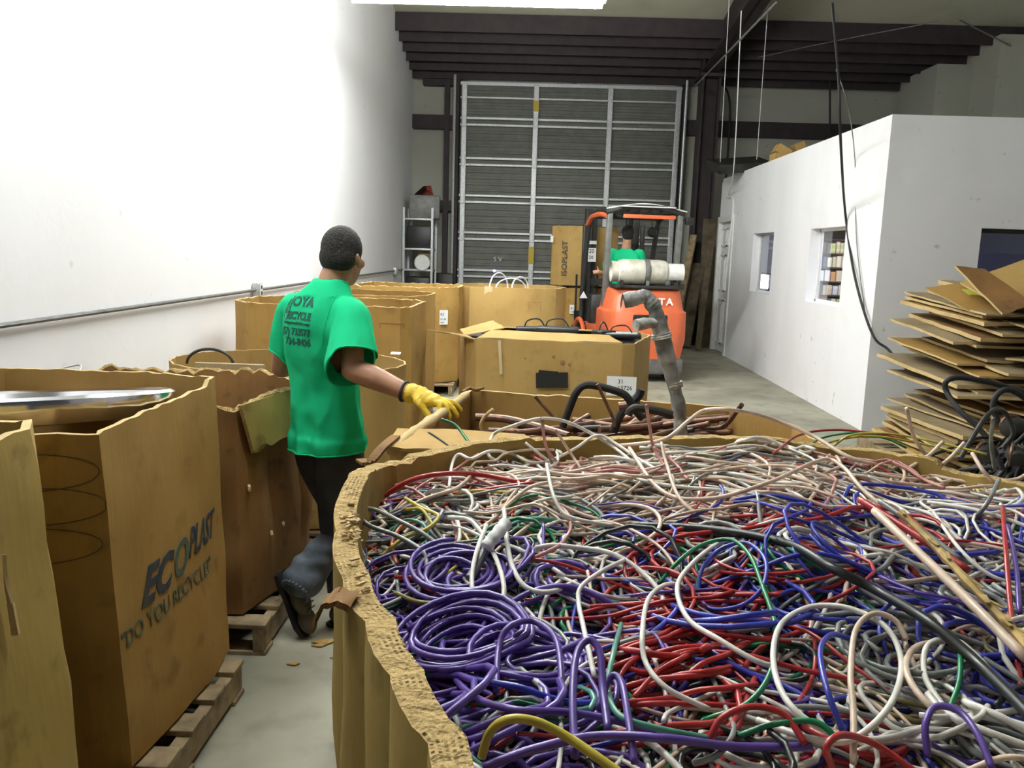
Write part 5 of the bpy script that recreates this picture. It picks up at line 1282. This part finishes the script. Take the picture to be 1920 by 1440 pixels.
def gen_wire(lay, back=False):
    while True:
        x, y = wr.uniform(-.36, 1.4), wr.uniform(1.5 if back else .62, 2.3)
        if inside(x, y):
            px, py = pj((x, y, S(x, y)))
            if -100 < px-700 < 1330 and py < 1520: break
    cw_, kw = mixfor(px, py); col = pick(cw_, wr); kind = pick(kw, wr)
    if kind == 'coil' and col in ('beige', 'pink'): kind = 'strand'
    pts = []; r = wr.choice([.003, .0036, .0041, .0046]); ph = wr.uniform(0, 6)
    if kind == 'stick':
        L = wr.uniform(.16, .5); a = wr.gauss(0.05, .55); n = 9; kx = wr.uniform(-1.2, 1.2); dz0 = wr.uniform(-.02, .035)
        X, Y = x-math.cos(a)*L/2, y-math.sin(a)*L/2
        for i in range(n):
            if wr.random() < .12: a += wr.uniform(-.7, .7)
            a += kx*L/n*.6; X += math.cos(a)*L/n; Y += math.sin(a)*L/n; pts.append([X, Y, dz0*(i/(n-1)-.5)*(1 if wr.random() < .9 else 1)])
        r = wr.choice([.0027, .0032, .0037])
    elif kind == 'coil':
        R0 = wr.uniform(.045, .12); T = wr.uniform(1.2, 3.2); n = int(T*16); e = wr.uniform(.7, 1); t0 = wr.uniform(0, 6); tl = wr.uniform(-.12, .12); ta = wr.uniform(0, 6)
        for i in range(n):
            a = t0+T*2*PI*i/n; rr = R0*(1+.18*math.sin(a*.37+ph)+.004*i); cx_ = x+.02*math.sin(a*.21+ph); 
            pts.append([cx_+rr*math.cos(a), y+rr*e*math.sin(a), tl*rr*math.sin(a-ta)*3+.012*math.sin(a*1.3+ph)])
    else:
        L = wr.uniform(.4, .85); n = int(L/.026); a = wr.gauss(0, .8) if col != 'red' else wr.gauss(.35, .35); X, Y = x-math.cos(a)*L/2, y-math.sin(a)*L/2; k = 0
        amp = 9 if col != 'red' else 3
        for i in range(n):
            k = .86*k+wr.gauss(0, amp*.5); a += k*.026*.6; X += math.cos(a)*.026; Y += math.sin(a)*.026; pts.append([X, Y, .014*math.sin(i*.28+ph)])
    out = []
    for p in pts:
        X, Y = clampin(p[0], p[1]); out.append(Vector((X, Y, S(X, Y)+lay+p[2])))
    return col, kind, spline(out, 2) if kind != 'coil' else out, r, (px, py)
# bulk of the heap: one object
mb = MB(); n = 56; g = {}
for i in range(n):
    for j in range(n):
        x = -.4+1.95*i/(n-1); y = .3+2.1*j/(n-1)
        if inside(x, y): g[(i, j)] = len(g)
vs = [Vector((-.4+1.95*i/(n-1), .3+2.1*j/(n-1), 0)) for (i, j) in g]
for v in vs: v.z = S(v.x, v.y)-.055+.012*noise.noise(v*25)
fs = [(g[(i, j)], g[(i+1, j)], g[(i+1, j+1)], g[(i, j+1)]) for (i, j) in g if (i+1, j) in g and (i+1, j+1) in g and (i, j+1) in g]
mb.add(vs, fs, 0)
for k in range(2100):
    lay = -.045+.045*(k % 1050/1050)+wr.uniform(-.008, .008)
    col, kind, P, r, _ = gen_wire(lay, k >= 1350)
    mb.tube(P, r*1.08, 5, mi=1+CN.index(col), cap=False)
heap = mb.build('wire_heap', ['black_rub']+['w_'+c for c in CN], angle=None)
tag(heap, 'dense tangle of scrap wire filling the large foreground bin', 'wire', kind='stuff')
def zone(px, py):
    v = 'back' if py < 890 else 'upper middle' if py < 970 else 'lower middle' if py < 1130 else 'front'; h = 'far left' if px < 880 else 'left' if px < 1130 else 'centre' if px < 1400 else 'right' if px < 1680 else 'far right'
    return v, h
def wire_obj(P, r, col, px, py, kind, label=None, name='wire', n=8, group=None):
    o = MB().tube(P, r, n).build(name, 'w_'+col, angle=None)
    v, h = zone(px, py); kd = {'stick': 'short straight', 'coil': 'coiled', 'strand': 'long loose'}[kind]
    g = '%s %s wires at the %s %s of the foreground bin' % (kd, col, v, h)
    a, b_ = pj(P[0]), pj(P[-1]); a, b_ = (a, b_) if a[0] < b_[0] else (b_, a); dy = a[1]-b_[1]; dx = b_[0]-a[0]+1
    if kind == 'coil': sl_ = 'in one turn' if len(P) < 28 else 'in two turns' if len(P) < 42 else 'in three turns'
    else: sl_ = 'rising steeply right' if dy > .5*dx else 'rising right' if dy > .15*dx else 'falling steeply right' if dy < -.5*dx else 'falling right' if dy < -.15*dx else 'lying level'
    return tag(o, label or '%s %s wire %s, %s of the %s heap' % (kd, col, sl_, h, v), 'wire', group or (None if label else g))
# hand-laid wires that stand out; pixel, height above the heap
def lay(pts, sub=8):
    out = []
    for q in pts:
        z = 1.03; dz = q[2] if len(q) > 2 else .012
        for _ in range(4):
            p = hz(q[0], q[1], z+dz); z = S(p.x, p.y)
        out.append(hz(q[0], q[1], z+dz))
    return spline(out, sub)
HERO = [
 ('white', .0042, [(842, 915), (848, 870, .04), (860, 852, .05), (884, 860, .04), (918, 846, .04), (957, 850, .02), (1000, 868), (1040, 860, .02), (1080, 840, .04), (1120, 816, .07), (1155, 832, .05), (1200, 862, .02), (1274, 905)], 'white wire making a double hump along the back left rim'),
 ('white', .0045, [(935, 868), (915, 850, .03), (925, 815, .06), (957, 800, .09), (1010, 785, .12), (1056, 789, .11), (1100, 808, .08), (1150, 838, .04), (1190, 870)], 'white wire arching highest over the back left rim'),
 ('beige', .0055, [(1100, 852), (1140, 838, .03), (1200, 832, .05), (1250, 822, .08), (1290, 790, .11), (1320, 770, .13), (1370, 768, .13), (1440, 783, .10), (1520, 815, .06), (1600, 860, .02), (1700, 880), (1820, 905), (1900, 900, .03), (1925, 890, .05)], 'thick cream wire sweeping across the back rim to the right'),
 ('red', .006, [(708, 945, .0), (735, 920, .03), (780, 897, .05), (840, 888, .05), (900, 890, .03), (980, 905)], 'dark red wire curving along the inside of the back left corner'),
 ('red', .005, [(706, 945), (740, 938, .01), (820, 930, .01), (910, 918), (1000, 905)], 'dark red wire below the curved one at the back left'),
 ('yellow', .004, [(760, 934, .04), (790, 952, .05), (822, 968, .05), (800, 992, .04), (755, 1010, .03), (715, 1043, .02)], 'yellow wire with a sharp kink at the left of the bin'),
 ('yellow', .0035, [(762, 955, .04), (790, 955, .05), (812, 985, .04)], 'short yellow wire beside the kinked one'),
 ('olive', .0048, [(740, 1112, .02), (790, 1130, .03), (860, 1128, .03), (934, 1120, .03)], 'mustard wire lying level at the left of the bin'),
 ('yellow', .0058, [(903, 1420, .02), (918, 1375, .05), (950, 1350, .07), (1000, 1352, .07), (1060, 1380, .06), (1120, 1420, .05), (1190, 1470, .03)], 'thick yellow wire arching at the front of the bin'),
 ('grey', .0046, [(850, 1048, .01), (800, 1005, .04), (745, 975, .06), (700, 955, .07), (672, 958, .08), (690, 984, .07), (745, 1005, .05), (790, 1032, .04), (800, 1060, .03), (790, 1100, .02), (765, 1140)], 'dark grey wire looping out over the left rim'),
 ('black', .009, [(1180, 985, .01), (1300, 990, .02), (1400, 1002, .03), (1490, 1025, .04), (1560, 1065, .05), (1640, 1105, .05), (1740, 1165, .05), (1840, 1250, .05), (1960, 1370, .05)], 'thick black cable crossing the heap down to the right'),
 ('green', .0042, [(1235, 1095), (1275, 1050, .02), (1320, 1020, .03), (1370, 1012, .04), (1405, 1040, .04), (1430, 1100, .04), (1455, 1180, .04), (1445, 1260, .04), (1400, 1320, .03), (1320, 1350, .01)], 'bright green wire in a big open loop at the centre'),
 ('white', .0046, [(1920, 1330, .02), (1780, 1350, .02), (1660, 1385, .03), (1560, 1375, .04), (1480, 1320, .05), (1450, 1240, .05), (1465, 1170, .05), (1520, 1138, .05), (1590, 1140, .05), (1660, 1175, .05), (1690, 1240, .05), (1670, 1320, .05), (1600, 1385, .04), (1520, 1385, .03), (1420, 1350, .02)], 'cream wire in the large double ring at front right'),
 ('beige', .0046, [(1600, 1430, .02), (1600, 1330, .04), (1595, 1260, .05), (1605, 1180, .06), (1640, 1150, .06), (1680, 1165, .05), (1700, 1200, .04)], 'cream wire crossing inside the double ring'),
 ('white', .0046, [(1380, 1010, .02), (1345, 1020, .03), (1300, 1055, .04), (1270, 1100, .05), (1290, 1160, .04), (1350, 1200, .03), (1420, 1240, .02), (1480, 1255)], 'white wire in an open hook at the centre of the heap'),
 ('white', .0042, [(1290, 1105, .02), (1265, 1095, .04), (1240, 1100, .05), (1215, 1125, .06), (1205, 1180, .06), (1210, 1240, .05), (1250, 1290, .04), (1330, 1330, .02)], 'white wire hooking left of the red bundle'),
 ('blue', .004, [(1375, 942, .02), (1420, 942, .03), (1480, 958, .03), (1560, 972, .03), (1650, 965, .03), (1700, 975, .02)], 'blue wire lying level behind the black cable'),
 ('blue', .004, [(1310, 1120), (1315, 1070, .02), (1350, 1030, .03), (1400, 1018, .04), (1435, 1050, .04), (1430, 1100, .03), (1390, 1135, .03), (1330, 1140, .02), (1300, 1100, .02)], 'blue wire ring under the green loop'),
 ('blue', .0044, [(1580, 1370, .02), (1550, 1290, .05), (1538, 1220, .06), (1560, 1190, .06), (1600, 1200, .04)], 'blue wire arch inside the double ring'),
 ('purple', .0054, [(1078, 1420, .02), (1074, 1300, .06), (1082, 1225, .09), (1105, 1200, .10), (1125, 1225, .09), (1130, 1290, .06), (1140, 1370, .03)], 'purple wire standing in a tall narrow hoop'),
 ('purple', .005, [(930, 1300, .02), (935, 1215, .05), (955, 1175, .07), (1000, 1165, .07), (1040, 1195, .06), (1052, 1260, .04), (1050, 1330, .02)], 'purple wire hoop at the middle of the purple coils'),
 ('purple', .005, [(1120, 1330, .03), (1145, 1270, .06), (1165, 1280, .06), (1180, 1360, .04), (1190, 1430, .02)], 'purple wire hoop right of the tall narrow one'),
 ('purple', .0058, [(905, 1440, .02), (1000, 1405, .03), (1120, 1380, .04), (1250, 1385, .04), (1380, 1400, .03), (1520, 1400, .02)], 'thick purple wire lying level along the front'),
 ('purple', .005, [(830, 1240, .01), (880, 1300, .03), (960, 1330, .04), (1060, 1335, .04), (1150, 1350, .03), (1230, 1375, .02)], 'purple wire sagging below the coils'),
 ('purple', .0048, [(1740, 1420), (1735, 1360, .04), (1755, 1325, .05), (1800, 1335, .05), (1835, 1380, .04), (1860, 1440, .02)], 'purple wire arch at the front right corner'),
 ('green', .0042, [(1385, 1380, .02), (1450, 1358, .04), (1520, 1352, .05), (1555, 1370, .05), (1562, 1392, .04)], 'pale green wire curving over the front centre'),
 ('teal', .0044, [(1165, 1170, .02), (1150, 1225, .04), (1140, 1290, .04), (1160, 1340, .04), (1230, 1365, .03), (1330, 1385, .02)], 'pale green wire bending right of the purple coils'),
 ('red', .0046, [(1330, 1385, .02), (1355, 1345, .05), (1410, 1325, .06), (1470, 1340, .05), (1510, 1395, .03)], 'red wire arch at the front centre'),
 ('red', .0046, [(1560, 1440, .02), (1550, 1400, .05), (1580, 1378, .06), (1640, 1395, .05), (1720, 1450, .03)], 'red wire arch at the very front right of centre'),
 ('white', .0042, [(1115, 1270, .03), (1095, 1180, .05), (1085, 1130, .06), (1090, 1100, .06), (1130, 1070, .05), (1170, 1050, .03)], 'white wire standing bent beside the purple hoop'),
 ('white', .0048, [(945, 955, .05), (950, 1010, .05), (960, 1060, .04), (985, 1100, .03), (1030, 1110, .02), (1080, 1090)], 'white wire curving down right of the taped cable end'),
 ('white', .0045, [(888, 1145, .02), (885, 1080, .04), (895, 1030, .05), (912, 985, .06)], 'white wire rising beside the taped cable'),
 ('white', .0045, [(842, 970, .03), (880, 975, .05), (910, 1010, .05), (935, 1060, .05), (945, 1110, .04), (930, 1150, .02)], 'white wire bowing right at the left of the heap'),
 ('white', .004, [(1025, 870, .07), (1035, 920, .05), (1055, 960, .04), (1090, 975, .03), (1150, 985, .02)], 'white wire bending down among the short ones'),
 ('beige', .004, [(1240, 830, .09), (1250, 870, .05), (1275, 935, .03), (1330, 980)], 'cream wire falling from the back rim into the middle'),
 ('beige', .005, [(1180, 840, .04), (1240, 920, .03), (1330, 935, .03), (1440, 905, .04), (1540, 862, .05), (1580, 875, .05), (1620, 920, .03), (1700, 985, .02)], 'long cream wire waving over the back right'),
 ('beige', .005, [(1775, 1200, .02), (1715, 1215, .04), (1700, 1260, .05), (1740, 1320, .04), (1800, 1350, .02)], 'cream wire hook at the right front'),
 ('white', .0046, [(1890, 1300, .02), (1840, 1240, .04), (1790, 1200, .05), (1740, 1210, .05), (1735, 1270, .04), (1780, 1340, .02)], 'white wire hook nested in the cream one'),
 ('green', .004, [(1790, 1200, .02), (1800, 1230, .05), (1798, 1280, .04), (1780, 1330, .02)], 'green wire standing at the right front'),
 ('grey', .007, [(1600, 1095), (1660, 1130, .01), (1700, 1160, .01)], 'thick grey cable piece at right of centre'),
 ('pink', .004, [(1212, 760, .2), (1218, 800, .13), (1226, 840, .05), (1250, 880)], 'pink wire sticking up highest at the back'),
 ('pink', .004, [(1225, 838, .07), (1265, 868, .03), (1290, 900)], 'pink wire running down from the upright one'),
 ('green', .0042, [(827, 786, .12), (855, 798, .10), (880, 830, .06), (910, 856, .02)], 'dark green wire leaning up over the back left rim'),
 ('grey', .003, [(803, 810, .09), (840, 835, .05), (870, 858, .02)], 'thin grey wire leaning up behind the left rim'),
 ('grey', .0035, [(1017, 787, .16), (1022, 830, .08), (1035, 870, .02)], 'thin grey wire pointing up behind the white arch'),
 ('pink', .0036, [(1015, 784, .16), (1025, 840, .07), (1050, 872, .01)], 'thin pink wire pointing up under the white arch'),
 ('beige', .0036, [(1041, 805, .12), (1070, 850, .05), (1090, 880)], 'thin beige wire leaning left under the white arch'),
 ('white', .0036, [(985, 830, .06), (1010, 850, .04), (1030, 865)], 'short white wire tip at the back left'),
 ('beige', .005, [(1700, 765, .2), (1712, 815, .11), (1730, 845, .05), (1760, 880)], 'beige wire standing up before the cardboard stack'),
 ('beige', .005, [(1808, 830, .10), (1780, 860, .06), (1745, 885, .02)], 'beige wire end leaning right at the back rim'),
 ('beige', .005, [(1768, 828, .10), (1740, 855, .06), (1700, 880, .02)], 'second beige wire end leaning right at the back rim, left of the first'),
 ('grey', .005, [(1862, 785, .19), (1858, 830, .11), (1865, 880, .03)], 'grey-beige wire standing near the right end of the rim'),
 ('beige', .005, [(1823, 850, .09), (1845, 885, .05), (1875, 915)], 'beige wire end leaning left at the right of the rim'),
 ('grey', .005, [(1873, 900, .08), (1850, 945, .04), (1820, 980)], 'grey cable end pointing up at the right'),
 ('red', .0035, [(1450, 850, .03), (1500, 815, .04), (1570, 806, .04), (1650, 815, .03), (1720, 830)], 'red wire along the back rim beside the yellow ones'),
 ('yellow', .0035, [(1560, 838, .01), (1600, 815, .04), (1680, 815, .04), (1760, 830, .03), (1850, 852)], 'yellow wire along the back right rim'),
 ('yellow', .0033, [(1500, 860), (1560, 828, .03), (1640, 818, .04), (1740, 835, .02), (1800, 850)], 'second yellow wire under the first at the back right'),
 ('green', .0033, [(1500, 850), (1540, 822, .03), (1600, 812, .04), (1660, 822, .02), (1700, 840)], 'green wire beside the yellow ones at the back right'),
 ('red', .0046, [(1880, 950, .07), (1886, 1030, .05), (1895, 1140, .03), (1915, 1290, .01)], 'red wire hanging down at the right edge'),
 ('purple', .0046, [(1890, 985, .06), (1905, 1060, .05), (1912, 1150, .03)], 'purple wire hanging down at the right edge'),
 ('white', .004, [(1750, 960, .03), (1800, 1030, .03), (1860, 1080, .02), (1930, 1100)], 'white wire slanting down at the right'),
 ('orange', .0044, [(745, 1060), (735, 1020, .02), (755, 985, .03), (790, 975, .02)], 'orange wire at the left of the heap'),
 ('red', .0044, [(742, 1082, .02), (775, 1085, .03), (810, 1110, .02), (850, 1120)], 'red wire lying left of the purple coils'),
 ('teal', .0036, [(735, 1000, .02), (760, 975, .04), (795, 985, .04), (800, 1020, .03), (775, 1060, .02)], 'grey-green wire curl beside the kinked yellow wire'),
]
for (col, r, pts, lb_) in HERO:
    P = lay(pts); mid = pts[len(pts)//2]; wire_obj(P, r, col, mid[0], mid[1], 'strand', label=lb_, n=10)
# nested purple coils at the left
cr = random.Random(8)
for (cx_, cy_, R0, n_, lb_) in ((882, 1215, .088, 7, 'front'), (868, 1085, .075, 5, 'rear'), (1000, 1250, .075, 3, 'right')):
    c = lay([(cx_, cy_), (cx_+1, cy_)], 1)[0]
    for k in range(n_):
        rr = R0*(1.15-.55*k/(n_-1)); e = cr.uniform(.85, 1.05); ph = cr.uniform(0, 6); P = []; T = cr.uniform(1.6, 2.6); tl = cr.uniform(-.25, .25); ox, oy = cr.uniform(-.02, .02), cr.uniform(-.02, .02)
        for i in range(int(T*22)):
            a = ph+2*PI*i/22; r2 = rr*(1+.05*math.sin(a*.6+ph)+.0015*i)
            x, y = clampin(c.x+ox+r2*math.cos(a), c.y+oy+r2*e*math.sin(a)); P.append(Vector((x, y, S(x, y)+.008+.006*(n_-k)+tl*r2*math.sin(a-ph)*.5+.008*math.sin(a*.5))))
        wire_obj(P, .0048, 'purple', cx_, cy_, 'coil', label='purple wire coil, %s ring of the %s purple bundle' % (['widest', 'second widest', 'third widest', 'middle', 'third innermost', 'second innermost', 'innermost'][k if k < n_-1 else 6], lb_), group='nested purple coils')
# red bundle
for k in range(22):
    px, py = cr.uniform(1170, 1340), cr.uniform(1120, 1330); a = cr.gauss(0, .25) if py < 1180 else cr.gauss(.5, .3); L = cr.uniform(70, 140)
    P = lay([(px-L*math.cos(a), py+L*math.sin(a)*.5, .008), (px-L*.3*math.cos(a), py+L*.2*math.sin(a)*.5-6, .018), (px+L*.4*math.cos(a), py-L*.3*math.sin(a)*.5-4, .018), (px+L*math.cos(a), py-L*math.sin(a)*.5, .006)])
    wire_obj(P, .0044, 'red', px, py, 'strand', label='red wire of the bundle right of the purple coils, %s %s of it' % ('upper' if py < 1180 else 'middle' if py < 1250 else 'lower', 'left' if px < 1225 else 'mid' if px < 1285 else 'right'), group='red wires of the centre bundle')
# taped cable end
t = wthing('taped_cable', 'dark grey cable end wrapped in white tape among the wires', 'cable', tuple(lay([(912, 1020), (913, 1021)], 1)[0]))
P = lay([(880, 1085, .02), (895, 1060, .03), (912, 1028, .05), (924, 1008, .06)]); MB().tube(P, .0085, 10).build('cable_jacket', 'w_grey', t)
P = lay([(912, 1026, .06), (930, 1003, .075), (948, 982, .08)]); MB().tube(P, [.0125+.0012*math.sin(i*1.3) for i in range(len(P))], 12).build('white_tape', 'paper', t)
# stripped straight cable bundle
for (col, r, p0_, p1_, lb_) in (('red', .0075, (1612, 937), (1815, 1070), 'stiff red conductor at the upper left of the stripped cable'), ('beige', .008, (1640, 958), (1925, 1235), 'stiff cream conductor running along the stripped cable'), ('grey', .006, (1650, 940), (1800, 1050), 'grey stiff conductor beside the red one')):
    P = lay([(p0_[0], p0_[1], .10), ((p0_[0]+p1_[0])/2, (p0_[1]+p1_[1])/2-3, .085), (p1_[0], p1_[1], .07)]); wire_obj(P, r, col, 1750, 1000, 'stick', label=lb_, n=10)
P = lay([(1690, 962, .10), (1740, 1010, .095), (1800, 1075, .09), (1870, 1150, .085), (1935, 1220, .08)]); mb = MB(); mb.tube(P, [.006+.006*abs(noise.noise(p*30)) for p in P], 6)
for k in range(12):
    i = pr.randrange(len(P)-2); mb.bar(P[i]+Vector((pr.uniform(-.008, .008), 0, .006)), P[i+2]+Vector((pr.uniform(-.01, .01), 0, .009)), .006, .002)
tag(mb.build('paper_sheath', M.setdefault('sheath', plain('frayed_paper_sheath', (.5, .34, .12), .8, var=.5, scale=30)), angle=50), 'frayed golden paper sheath of the stripped cable at the right', 'cable sheath')
for k in range(180):
    col, kind, P, r, (px, py) = gen_wire(.008+wr.uniform(-.006, .014), k > 75); wire_obj(P, r*1.15, col, px, py, kind)

# ------------------------------------------------------------------ flattened cartons by the office
fr = random.Random(17)
z = .10
SH = []
tag(pallet((3.75, 6.45, 0), 1.7, 1.5, 'pallet under the stack of flattened cartons'))
levels = [('lowest', 0, .42, 2.93), ('lower middle', .42, .80, 3.08), ('upper middle', .80, 1.12, 3.12), ('upper', 1.12, 1.42, 3.25)]
z = .15; k = 0
while z < 1.43:
    lv = [l for l in levels if l[1] <= z < l[2] or l is levels[-1]][0]
    xl = lv[3]+fr.uniform(-.02, .22)+(.12 if k % 5 == 3 else 0); 
    if .50 < z < .60: xl += .25
    yb = 7.25+fr.uniform(-.25, .1); yf = 5.75+fr.uniform(-.1, .3)+.15*z; w_ = fr.uniform(.95, 1.35)
    sl = fr.uniform(-.012, .012)+(.09 if z > .7 else .01); sx = fr.uniform(-.01, .02); th = fr.choice([.014, .02, .03])
    rz_ = fr.uniform(-.12, .12)
    def C(u, v):
        x = xl+w_*u; y = yf+(yb-yf)*v; dx, dy = x-3.7, y-6.5
        return Vector((3.7+dx*math.cos(rz_)-dy*math.sin(rz_), 6.5+dx*math.sin(rz_)+dy*math.cos(rz_), z+sl*(v-.5)+sx*(u-.5)))
    mt = fr.choice(['card', 'card_grey', 'card_grey', 'card_dark', 'card_grey'])
    o = flap([C(0, 0), C(0, 1), C(1, 1), C(1, 0)], None, 'flattened_carton', mt, th=th, seed=k*3+1, rag=.004, sub=8, curl=-.03-.02*math.sin(z*6)+fr.uniform(-.012, .012))
    vd = 'jutting left' if xl-lv[3] < .06 else 'set back' if xl-lv[3] > .15 else 'in line'
    tag(o, '%s %s flattened carton %s, %s part of the tall stack' % ('thick' if th > .025 else 'thin' if th < .016 else 'medium', {'card': 'brown', 'card_grey': 'greyish brown', 'card_dark': 'dark brown'}[mt], vd, lv[0]), 'cardboard', 'flattened cartons, %s part of the stack' % lv[0])
    if k in (9, 19, 29):
        q = C(.18, .35)+Vector((0, 0, th/2+.012)); MB().box(q, (.05, .14, .004), Matrix.Rotation(rz_, 3, 'Z')).build('paper_label', 'paper', o, smooth=False)
        o['label'] = 'flattened carton with a white label, %s of the stack' % {9: 'lowest such one', 19: 'middle one', 29: 'uppermost one'}[k]
        del o['group']
    # smaller shifted crumpled sheets on the right
    if k % 2 == 0:
        xc, yc = fr.uniform(3.9, 4.3), fr.uniform(5.7, 6.3); a = fr.uniform(-.9, .9); hw = fr.uniform(.3, .5)
        def Q(u, v): return Vector((xc+hw*(u*math.cos(a)-v*math.sin(a)), yc+hw*(u*math.sin(a)+v*math.cos(a)), z+.03+.08*u*fr.uniform(-1, 1)+.06*v*fr.uniform(-1, 1)))
        o = flap([Q(-1, -1), Q(-1, 1), Q(1, 1), Q(1, -1)], None, 'flattened_carton', fr.choice(['card', 'card_dark', 'card_grey']), th=.014, seed=k*5, rag=.01, sub=8, curl=fr.uniform(-.1, .1))
        tag(o, 'crumpled carton piece jutting from the right side of the stack, %s part' % lv[0], 'cardboard', 'crumpled carton pieces, %s part' % lv[0])
    z += th+fr.uniform(.008, .018) + (.07 if k in (13, 23) else 0); k += 1
for (pts, y_, mt, lb_) in (([(1790, 500), (1845, 505), (1935, 570), (1880, 590)], 6.1, 'card_dark', 'dark narrow carton strip slanting on top of the stack'),
                           ([(1735, 540), (1860, 525), (1920, 560), (1850, 600)], 6.5, 'card', 'yellow-stained carton near the top of the stack'),
                           ([(1800, 530), (1945, 480), (1950, 560), (1870, 570)], 6.4, 'card_light', 'topmost bent carton sheet at the right edge of the photo')):
    P = [hy(px, py, y_-.35*(i in (2, 3))) for i, (px, py) in enumerate(pts)]
    o = tag(flap([P[0], P[1], P[2], P[3]], None, 'flattened_carton', mt, th=.015, seed=int(y_*10), sub=8), lb_, 'cardboard')
    if 'yellow' in lb_: 
        c = (P[0]+P[1]+P[2]+P[3])/4; MB().box(c+Vector((-.02, -.05, .03)), (.25, .12, .004), Matrix.Rotation(.3, 3, 'X')).build('yellow_print', plain('yellow_green_print', (.45, .45, .04), .6), o, smooth=False)
# heap of black cable and old motors in front of the stack
kr = random.Random(4)
CHx, CHy = 2.72, 4.4
mb = MB()
def HS(x, y): return .62*math.exp(-((x-CHx-.1)**2/.30+(y-CHy)**2/.16))+.06
vs = []; n = 24
for i in range(n):
    for j in range(n): x = CHx-.6+1.4*i/(n-1); y = CHy-.55+1.1*j/(n-1); vs.append((x, y, HS(x, y)*(1+.3*noise.noise(Vector((x*8, y*8, 0)))) if 0 < i < n-1 and 0 < j < n-1 else 0))
mb.add(vs, [(i*n+j, (i+1)*n+j, (i+1)*n+j+1, i*n+j+1) for i in range(n-1) for j in range(n-1)])
for k in range(130):
    x, y = CHx+kr.gauss(.1, .26), CHy+kr.gauss(0, .18); R0 = kr.uniform(.05, .18); ph = kr.uniform(0, 6); T = kr.uniform(.8, 2)
    tl = kr.uniform(-.8, .8); P = []
    for i in range(int(T*16)):
        a = ph+2*PI*i/16; X = x+R0*math.cos(a); Y = y+R0*.8*math.sin(a); P.append(Vector((X, Y, max(.02, HS(X, Y)+.03+tl*R0*math.sin(a-ph)))))
    mb.tube(P, kr.uniform(.006, .013), 6, mi=kr.choice([0, 0, 0, 1, 2]), cap=False)
tag(mb.build('cable_heap', ['black_rub', 'dark_metal', 'copper'], angle=None), 'heap of black cables and metal scrap before the carton stack', 'cable heap', kind='stuff')
hero([(1880, 880, 4.0), (1850, 820, 4.1), (1800, 770, 4.2), (1775, 735, 4.3), (1775, 715, 4.3), (1800, 708, 4.3), (1850, 716, 4.3), (1920, 735, 4.3)], 4.2, .014, 'black_rub', 'black_hose', 'black hose in a wide arc rising over the cable heap', 'hose')
hero([(1875, 800, 4.0), (1862, 760, 4.0), (1875, 735, 4.0), (1900, 733, 4.0), (1940, 760, 4.0)], 4.0, .014, 'black_rub', 'black_hose', 'second black hose arc at the right edge above the cable heap', 'hose')
hero([(1700, 870, 3.9), (1770, 845, 3.9), (1850, 820, 4.0), (1930, 850, 4.0)], 4.0, .008, 'black_rub', 'black_hose', 'thin black cable running low across the cable heap', 'hose')
hero([(1800, 860, 3.6), (1850, 780, 3.7), (1880, 770, 3.8), (1900, 810, 3.8), (1880, 840, 3.8)], 3.8, .011, 'dark_metal', 'black_hose', 'dark loop standing in the middle of the cable heap', 'hose')
for i, (px, py) in enumerate(((1900, 800), (1850, 850), (1905, 855))):
    c = hy(px, py, 3.95); t = thing('scrap_motor', ['upper scrap motor in the cable heap', 'left lower scrap motor in the cable heap', 'right lower scrap motor at the photo edge'][i], 'motor', tuple(c), .5*i, 'scrap motors in the cable heap')
    MB().lathe([(.01, -.05), (.035, -.045), (.042, -.03), (.042, .03), (.035, .045), (.01, .05)], axis=(1, .3, .2), n=20).build('motor_body', 'dark_metal', t); MB().lathe([(.008, .04), (.008, .08)], axis=(1, .3, .2), n=12).build('shaft', 'galv', t)
    MB().tube([(.05*math.cos(a), .02, .05*math.sin(a)) for a in [2*PI*k/20 for k in range(20)]], .008, 6, closed=True).build('winding', 'copper', t)

# ------------------------------------------------------------------ origins of loose single-mesh things
for o in list(COL.objects):
    if o.type == 'MESH' and o.parent is None and not o.children and o.get('kind') != 'structure' and o.location.length < 1e-6 and o.data.users == 1:
        n_ = len(o.data.vertices)
        if not n_: continue
        a = np.empty(n_*3, dtype=np.float32); o.data.vertices.foreach_get('co', a); a = a.reshape(-1, 3)
        c = (a.min(0)+a.max(0))/2; c[2] = a[:, 2].min(); a -= c; o.data.vertices.foreach_set('co', a.ravel()); o.data.update(); o.location = [float(v) for v in c]
